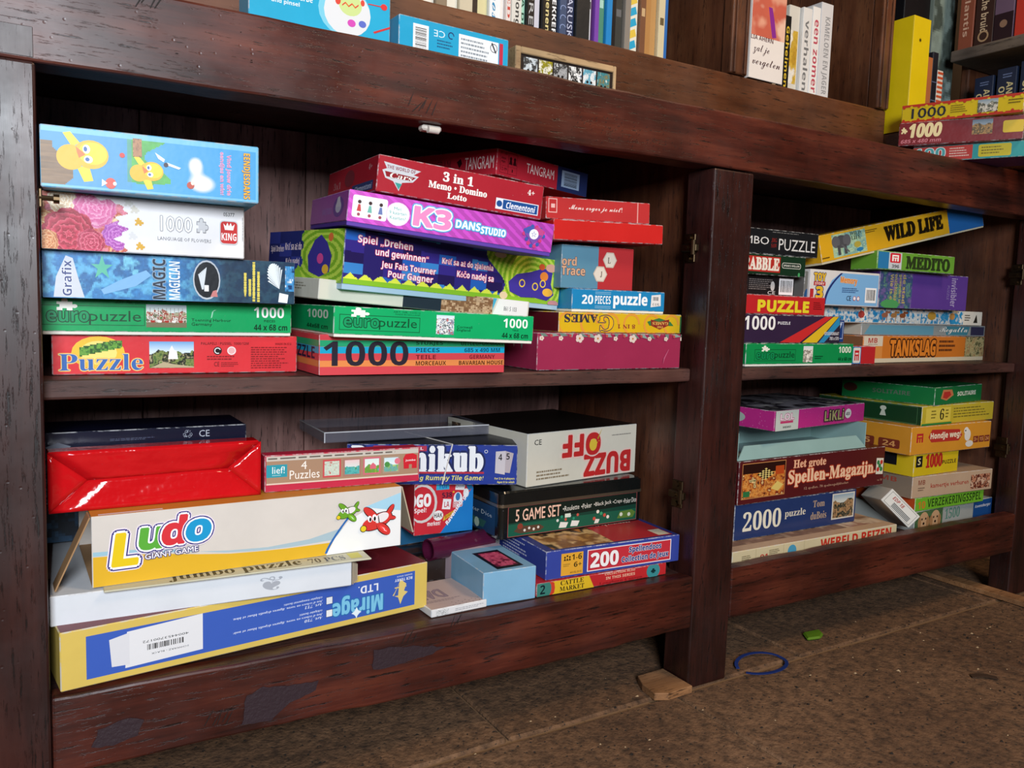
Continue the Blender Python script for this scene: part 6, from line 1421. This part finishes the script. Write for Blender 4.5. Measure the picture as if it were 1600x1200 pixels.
P.text('F', 'MB', .07, .60, .15, .82, '#8c4c3c', 'b'); P.lines('F', .07, .3, .15, .5, 2, '#6c5444'); P.text('F', 'kamertje verhuren', .22, .34, .69, .62, '#a8382c', 's', off=.012); P.pic('F', .72, .12, .97, .80, ['#8c3c2c', '#c88c6c', '#5c2418', '#d8b498', '#a85c44'], seed=170, nx=22, ny=14); P.text('L', 'MB', .62, .62, .82, .84, '#a84c3c', 'b'); P.flush()
P = carton('yellow1000', 'puzzle_box', 'small yellow thousand-piece puzzle box with red numerals, right lower stack', '#d8bc1c', style='solid')
P.rect('F', 'logo', .04, .42, .18, .92, '#18181c'); P.text('F', 'S', .08, .52, .14, .82, '#e0d89c', 'b', part='logo'); P.text('F', '1000', .26, .36, .62, .94, '#b82c24', 'r', off=.04); P.text('F', 'PUZZLE', .63, .42, .95, .60, '#3c2c18', 'b'); P.rect('L', 'logo', .6, .4, .85, .95, '#18181c'); P.flush()
P = carton('orange_dog', 'game_box', 'orange-yellow game box with a white puppy and number tiles, right lower stack', '#d8942c', style='solid')
jumbo(P, 'F', .04, .36, .16, .84, '#d8942c', '#b8282c'); P.poly('F', 'panel', [(.20, .60), (.24, .86), (.58, .80), (.62, .58), (.58, .38), (.24, .40)], '#b8342c'); P.text('F', 'Hondje weg!', .225, .46, .60, .74, '#f0e4c8', 'b', off=.02)
P.ell('F', 'picture', .69, .55, .04, .22, '#e4e0d8'); P.ell('F', 'picture', .67, .72, .03, .13, '#e8e4dc'); P.ell('F', 'picture', .72, .22, .05, .12, '#dcd8d0'); P.ell('F', 'picture', .66, .72, .008, .03, '#201c1c')
for k in range(3): P.rect('F', 'number_tile', .77 + k * .075, .24, .835 + k * .075, .48, '#7c3424'); P.text('F', ('3+', '15', '24')[k], .78 + k * .075, .29, .825 + k * .075, .43, '#e0a060', 'b', part='number_tile')
for k in range(3): P.rrect('L', 'number_tile', .22 + k * .24, .16, .42 + k * .24, .48, '#7c3424', .2); P.text('L', ('3+', '15', '24')[k], .26 + k * .24, .22, .38 + k * .24, .42, '#e0a060', 'b', part='number_tile')
P.ell('L', 'picture', .1, .6, .06, .2, '#5c4c44'); P.flush()
P = simple('picture_box', 'small grey-blue picture box behind the yellow thousand-piece box', 'game box', (1.799, .132, .2735, 0, 0, 0, .034, .12, .042), '#4c6068')
P.pic('F', 0, 0, 1, 1, ['#3c4c54', '#6c848c', '#54483c', '#8ca0a0'], seed=180, nx=10, ny=10); P.flush()
P = carton('green_six', 'game_box', 'yellow games box with a green side and a large figure six, right lower stack', '#c8b434', style='solid', faces={'L': '#123c20'})
P.rect('F', 'panel', .0, .0, .4, .1, '#2c8040'); P.rect('F', 'panel', .05, .14, .38, .88, '#dcc850'); P.text('F', '6', .235, .24, .29, .82, '#1c1c14', 'r'); P.lines('F', .12, .3, .2, .8, 3, '#6c6020'); P.lines('F', .31, .3, .36, .8, 3, '#6c6020'); P.lines('F', .42, .25, .95, .85, 4, '#7c7028', fill=.4)
P.frame('L', 'panel_lines', .02, .06, .96, .94, .0008, '#4c7c50'); P.ell('L', 'picture', .65, .7, .03, .12, '#c8d0c0'); P.poly('L', 'picture', [(.62, .3), (.68, .3), (.66, .65), (.64, .65)], '#c8d0c0'); P.poly('L', 'picture', [(.28, .3), (.44, .5), (.4, .66), (.26, .45)], '#8c6c4c'); P.flush()
P = carton('solitaire', 'game_box', 'green solitaire box with a red die shape, top of the right lower stack', '#14743c', style='solid')
P.poly('F', 'logo', [(.12, .36), (.24, .22), (.38, .50), (.34, .82), (.16, .84)], '#c87c50'); P.poly('F', 'logo', [(.16, .40), (.24, .32), (.33, .52), (.30, .72), (.18, .72)], '#b8342c'); P.text('F', 'SOLITAIRE', .46, .42, .86, .66, '#e8ecdc', 'b', off=.02); P.text('L', 'SOLITAIRE', .35, .42, .75, .66, '#5c6c5c', 'b'); P.ell('L', 'logo', .1, .6, .08, .25, '#44241c'); P.flush()

# --- on the counter
P = carton('craft_one', 'craft_box', 'turquoise egg painting kit on the counter, left of the other turquoise box', '#22a6cc', style='solid', cat='craft box')
P.ell('F', 'picture', .66, .58, .19, .48, '#7cc8dc'); P.ell('F', 'picture', .68, .56, .17, .44, '#dcdcdc'); P.ell('F', 'picture', .70, .72, .085, .21, '#c8d88c'); P.ell('F', 'picture', .61, .76, .02, .08, '#d84838'); P.ell('F', 'picture', .79, .80, .015, .06, '#d84838')
for k in range(5): P.poly('F', 'picture', [(.64 + k * .024, .70 + .06 * (k % 2)), (.664 + k * .024, .76 - .06 * (k % 2)), (.664 + k * .024, .73 - .06 * (k % 2)), (.64 + k * .024, .67 + .06 * (k % 2))], ('#d83c30', '#d86c28')[k % 2])
P.ell('F', 'picture', .71, .38, .03, .07, '#d04cb0'); P.ell('F', 'picture', .79, .40, .028, .065, '#5c6cc0'); P.rect('F', 'picture', .83, .80, .93, .82, '#c83838'); P.ell('F', 'picture', .95, .81, .025, .06, '#d83838'); P.poly('F', 'stripe', [(.87, .30), (1, .46), (1, .42), (.88, .27)], '#c83838')
P.text('F', 'Inklusiv Farbe', .15, .60, .43, .72, '#e4f2f6', 'b'); P.text('F', 'und pinsel', .15, .46, .34, .56, '#e4f2f6', 'b'); P.flush()
P = carton('craft_two', 'craft_box', 'turquoise box with a barcode and white text panel, between egg kit and pine box', '#1fa2cc', style='solid', cat='craft box', faces={'L': '#3c9cc4'})
P.barcode('F', .12, .15, .255, .86, 13, rot=1); P.text('F', 'CE', .30, .66, .40, .82, '#d8ecf2', 's', rot=180); P.ring('F', 'logo', .455, .76, .028, .3, '#1c3c6c', 0, 300); P.lines('F', .33, .40, .50, .62, 3, '#1c5c84'); P.rect('F', 'panel', .525, .05, .90, .86, '#e8ecee'); P.lines('F', .545, .1, .82, .80, 7, '#8c949c'); P.rect('F', 'panel', .91, .05, .945, .86, '#c03048')
P.ring('F', 'logo', .855, .70, .035, .15, '#303038'); P.poly('F', 'logo', [(.83, .80), (.838, .84), (.88, .60), (.872, .57)], '#303038'); P.flush()
pb = BOX['wood_box']; loc, M = pose(pb); bw, bd, bh = pb[6:9]
root = empty('comic_box', loc, M, 'pale pine box with a dark front panel of six black-and-white comic pictures on the counter', 'wooden box')
for nm, a, b in (('side_rail', (-bw / 2, -bd / 2, 0), (-bw / 2 + .009, bd / 2, bh)), ('side_rail', (bw / 2 - .005, -bd / 2, 0), (bw / 2, bd / 2, bh)), ('top_rail', (-bw / 2 + .009, -bd / 2, bh - .009), (bw / 2 - .005, bd / 2, bh)), ('back_panel', (-bw / 2 + .009, bd / 2 - .004, 0), (bw / 2 - .005, bd / 2, bh - .009))):
    bm = bmesh.new(); bm_box(bm, a, b, .0012); bobj(nm, bm, W_PINE, root)
bm = bmesh.new(); bm_box(bm, (-bw / 2 + .009, -bd / 2 + .003, 0), (bw / 2 - .005, -bd / 2 + .005, bh - .009)); bobj('front_panel', bm, card('#1c1210', .5), root)
P = Print(root, bw, bd, bh); P.F['F'] = (Vector((-bw / 2, -bd / 2 + .003, 0)), Vector((bw, 0, 0)), Vector((0, 0, bh)), Vector((0, -1, 0)))
for k in range(6):
    a = .085 + k * .145; P.pic('F', a, .18, a + .13, .75, [['#e0ded8', '#3c3c3c', '#c0c8cc', '#f0f0ec'], ['#b0a024', '#8c8420', '#e0dcc8', '#2c2c20'], ['#787878', '#a0a0a0', '#3c3c3c', '#d0d0cc'], ['#e4e2dc', '#2c2c2c', '#e8e8e4', '#506080'], ['#e4e2dc', '#d8dcdc', '#60a0b4', '#f0f0ec'], ['#d8d8c8', '#3c8088', '#787858', '#4c3c58']][k], seed=200 + k, nx=12, ny=12, sc=5)
    for q in (.35, .65): P.ell('F', 'picture', a + .13 * q, .40 - .05 * (k % 2), .012, col='#181818', n=8)
P.flush()
P = carton('teal_top', 'puzzle_box', 'teal and red puzzle box at the bottom of the three jutting over the counter edge', '#2c9494', style='solid', faces={'D': '#5c3c7c'})
P.poly('F', 'panel', [(.0, .05), (.42, .05), (.42, .95), (.0, .95)], '#b8342c'); P.text('F', '100', -.02 + .03, .2, .23, .86, '#50a0a0', 'b', out=('#e0e0d8', .05)); P.lines('F', .26, .2, .4, .85, 4, '#e0b8a8'); P.rrect('F', 'sticker', .46, .12, .68, .9, '#c8b424', .15); P.lines('F', .48, .25, .66, .8, 3, '#7c6c14', part='sticker'); P.text('F', 'J7', .78, .4, .88, .8, '#b8dcd8', 's'); P.flush()
P = carton('red_top', 'puzzle_box', 'dark red thousand-piece puzzle box, middle of the three at the counter edge', '#74121a', style='solid')
P.text('F', '1000', .08, .34, .36, .92, '#e0cc98', 'b', off=.03, slant=.15); P.text('F', '685 x 480 mm', .02, .10, .36, .26, '#c4747c', 'o'); P.pic('F', .60, .30, .76, .92, ['#3c3428', '#a8804c', '#5c4c34', '#c09c64'], sky=('#5c6c7c', '#8c98a0'), hz=.7, seed=220, nx=18, ny=12); P.text('F', '🧩', .01, .45, .07, .8, '#e0cc98', 's', part='logo'); P.rrect('F', 'sticker', .84, .3, 1.0, .8, '#d0b020', .15); P.flush()
P = carton('yellow_top', 'puzzle_box', 'yellow puzzle box with a red jigsaw border, top of the three at the counter edge', '#c8ac1c', style='solid')
for v in (.0, .86):
    P.rect('F', 'jigsaw_border', .0, v + .0, 1, v + .13, '#b03424')
    for k in range(16): P.ell('F', 'jigsaw_border', .02 + k * .064, .15 if v == 0 else .85, .013, col='#c8ac1c' if k % 2 else '#b03424', n=8)
P.text('F', '1000', .09, .22, .38, .76, '#2c2c34', 's', off=.012); P.lines('F', .42, .3, .56, .75, 4, '#7c6818'); P.pic('F', .64, .18, .80, .84, ['#3c4430', '#c8c0b0', '#5c5c50', '#8c9080'], sky=('#7c8c98', '#a8b0b0'), hz=.7, seed=230, nx=16, ny=12); P.lines('F', .88, .45, 1.0, .75, 2, '#6c5c14'); P.flush()

# --- small things on the floor
def ribbon(name, pts, wd, mat, label, cat, thick=.0012):
    cx = sum(p[0] for p in pts) / len(pts); cy = sum(p[1] for p in pts) / len(pts)
    bm = bmesh.new(); n = len(pts); rows = []
    for i in range(n):
        p = Vector(pts[i]); a = Vector(pts[max(0, i - 1)]); b = Vector(pts[min(n - 1, i + 1)]); d = (b - a); d.z = 0; d.normalize(); s_ = Vector((-d.y, d.x, 0)) * wd / 2
        o = Vector((cx, cy, 0)); rows.append([bm.verts.new(p - s_ - o), bm.verts.new(p + s_ - o), bm.verts.new(p + s_ - o + Vector((0, 0, thick))), bm.verts.new(p - s_ - o + Vector((0, 0, thick)))])
    for r0, r1 in zip(rows, rows[1:]):
        for k in range(4): bm.faces.new([r0[k], r1[k], r1[(k + 1) % 4], r0[(k + 1) % 4]])
    bm.faces.new(rows[0][::-1]); bm.faces.new(rows[-1]); bmesh.ops.recalc_face_normals(bm, faces=bm.faces[:])
    o = bobj(name, bm, mat); o.location = (cx, cy, 0); return tag(o, label, cat)
pts = []
for i in range(25):
    a = R(200 + i * 330 / 24); pts.append((1.078 + .052 * math.cos(a), .010 + .031 * math.sin(a), .0012 + .006 * max(0, math.sin(a))))
ribbon('packing_strap', pts, .006, plain('blue_strap', '#1f3474', .4), 'loop of blue packing strap on the floor right of the middle foot', 'strap')
prism('plastic_scrap', [(1.232, .040), (1.262, .034), (1.282, .044), (1.292, .062), (1.25, .066)], .0009, .007, plain('lime_plastic', '#5c841c', .5), 'lime-green plastic scrap on the floor below the right-hand rail', 'scrap', .003)
rs = random.Random(12); bm = bmesh.new()
for i in range(1300):
    x = rs.uniform(.2, 2.3); y = rs.uniform(-.8, .1) if i % 3 else rs.uniform(-.35, .05); r_ = rs.uniform(.0005, .0018) if i % 9 else rs.uniform(.0015, .003); a = rs.uniform(0, 6)
    if y > -.02 and (.88 < x < 1.0 or 1.78 < x < 1.95): continue
    vs = [bm.verts.new((x + r_ * rs.uniform(.6, 2.2) * math.cos(a + k * 1.57), y + r_ * rs.uniform(.6, 1.3) * math.sin(a + k * 1.57), .0005)) for k in range(4)]
    tp = bm.verts.new((x, y, .0005 + r_ * .8))
    for k in range(4): bm.faces.new([vs[k], vs[(k + 1) % 4], tp])
    for f in bm.faces[-4:] if False else []: pass
mm = [plain('dark_crumb', '#1c120a', .9), plain('pale_crumb', '#b89c78', .9)]
o = bobj('floor_crumbs', bm, mm); o['kind'] = 'stuff'; tag(o, 'dark and pale crumbs scattered over the slab floor', 'dirt')
for i, p_ in enumerate(o.data.polygons): p_.material_index = 1 if (i // 4) % 8 == 0 else 0
ribbon('dead_leaf', [(1.365, -.188, .001), (1.375, -.196, .004), (1.388, -.204, .003), (1.398, -.214, .001)], .012, plain('brown_leaf', '#3a2412', .8), 'curled dark brown leaf lying on the floor slabs at the right', 'leaf')
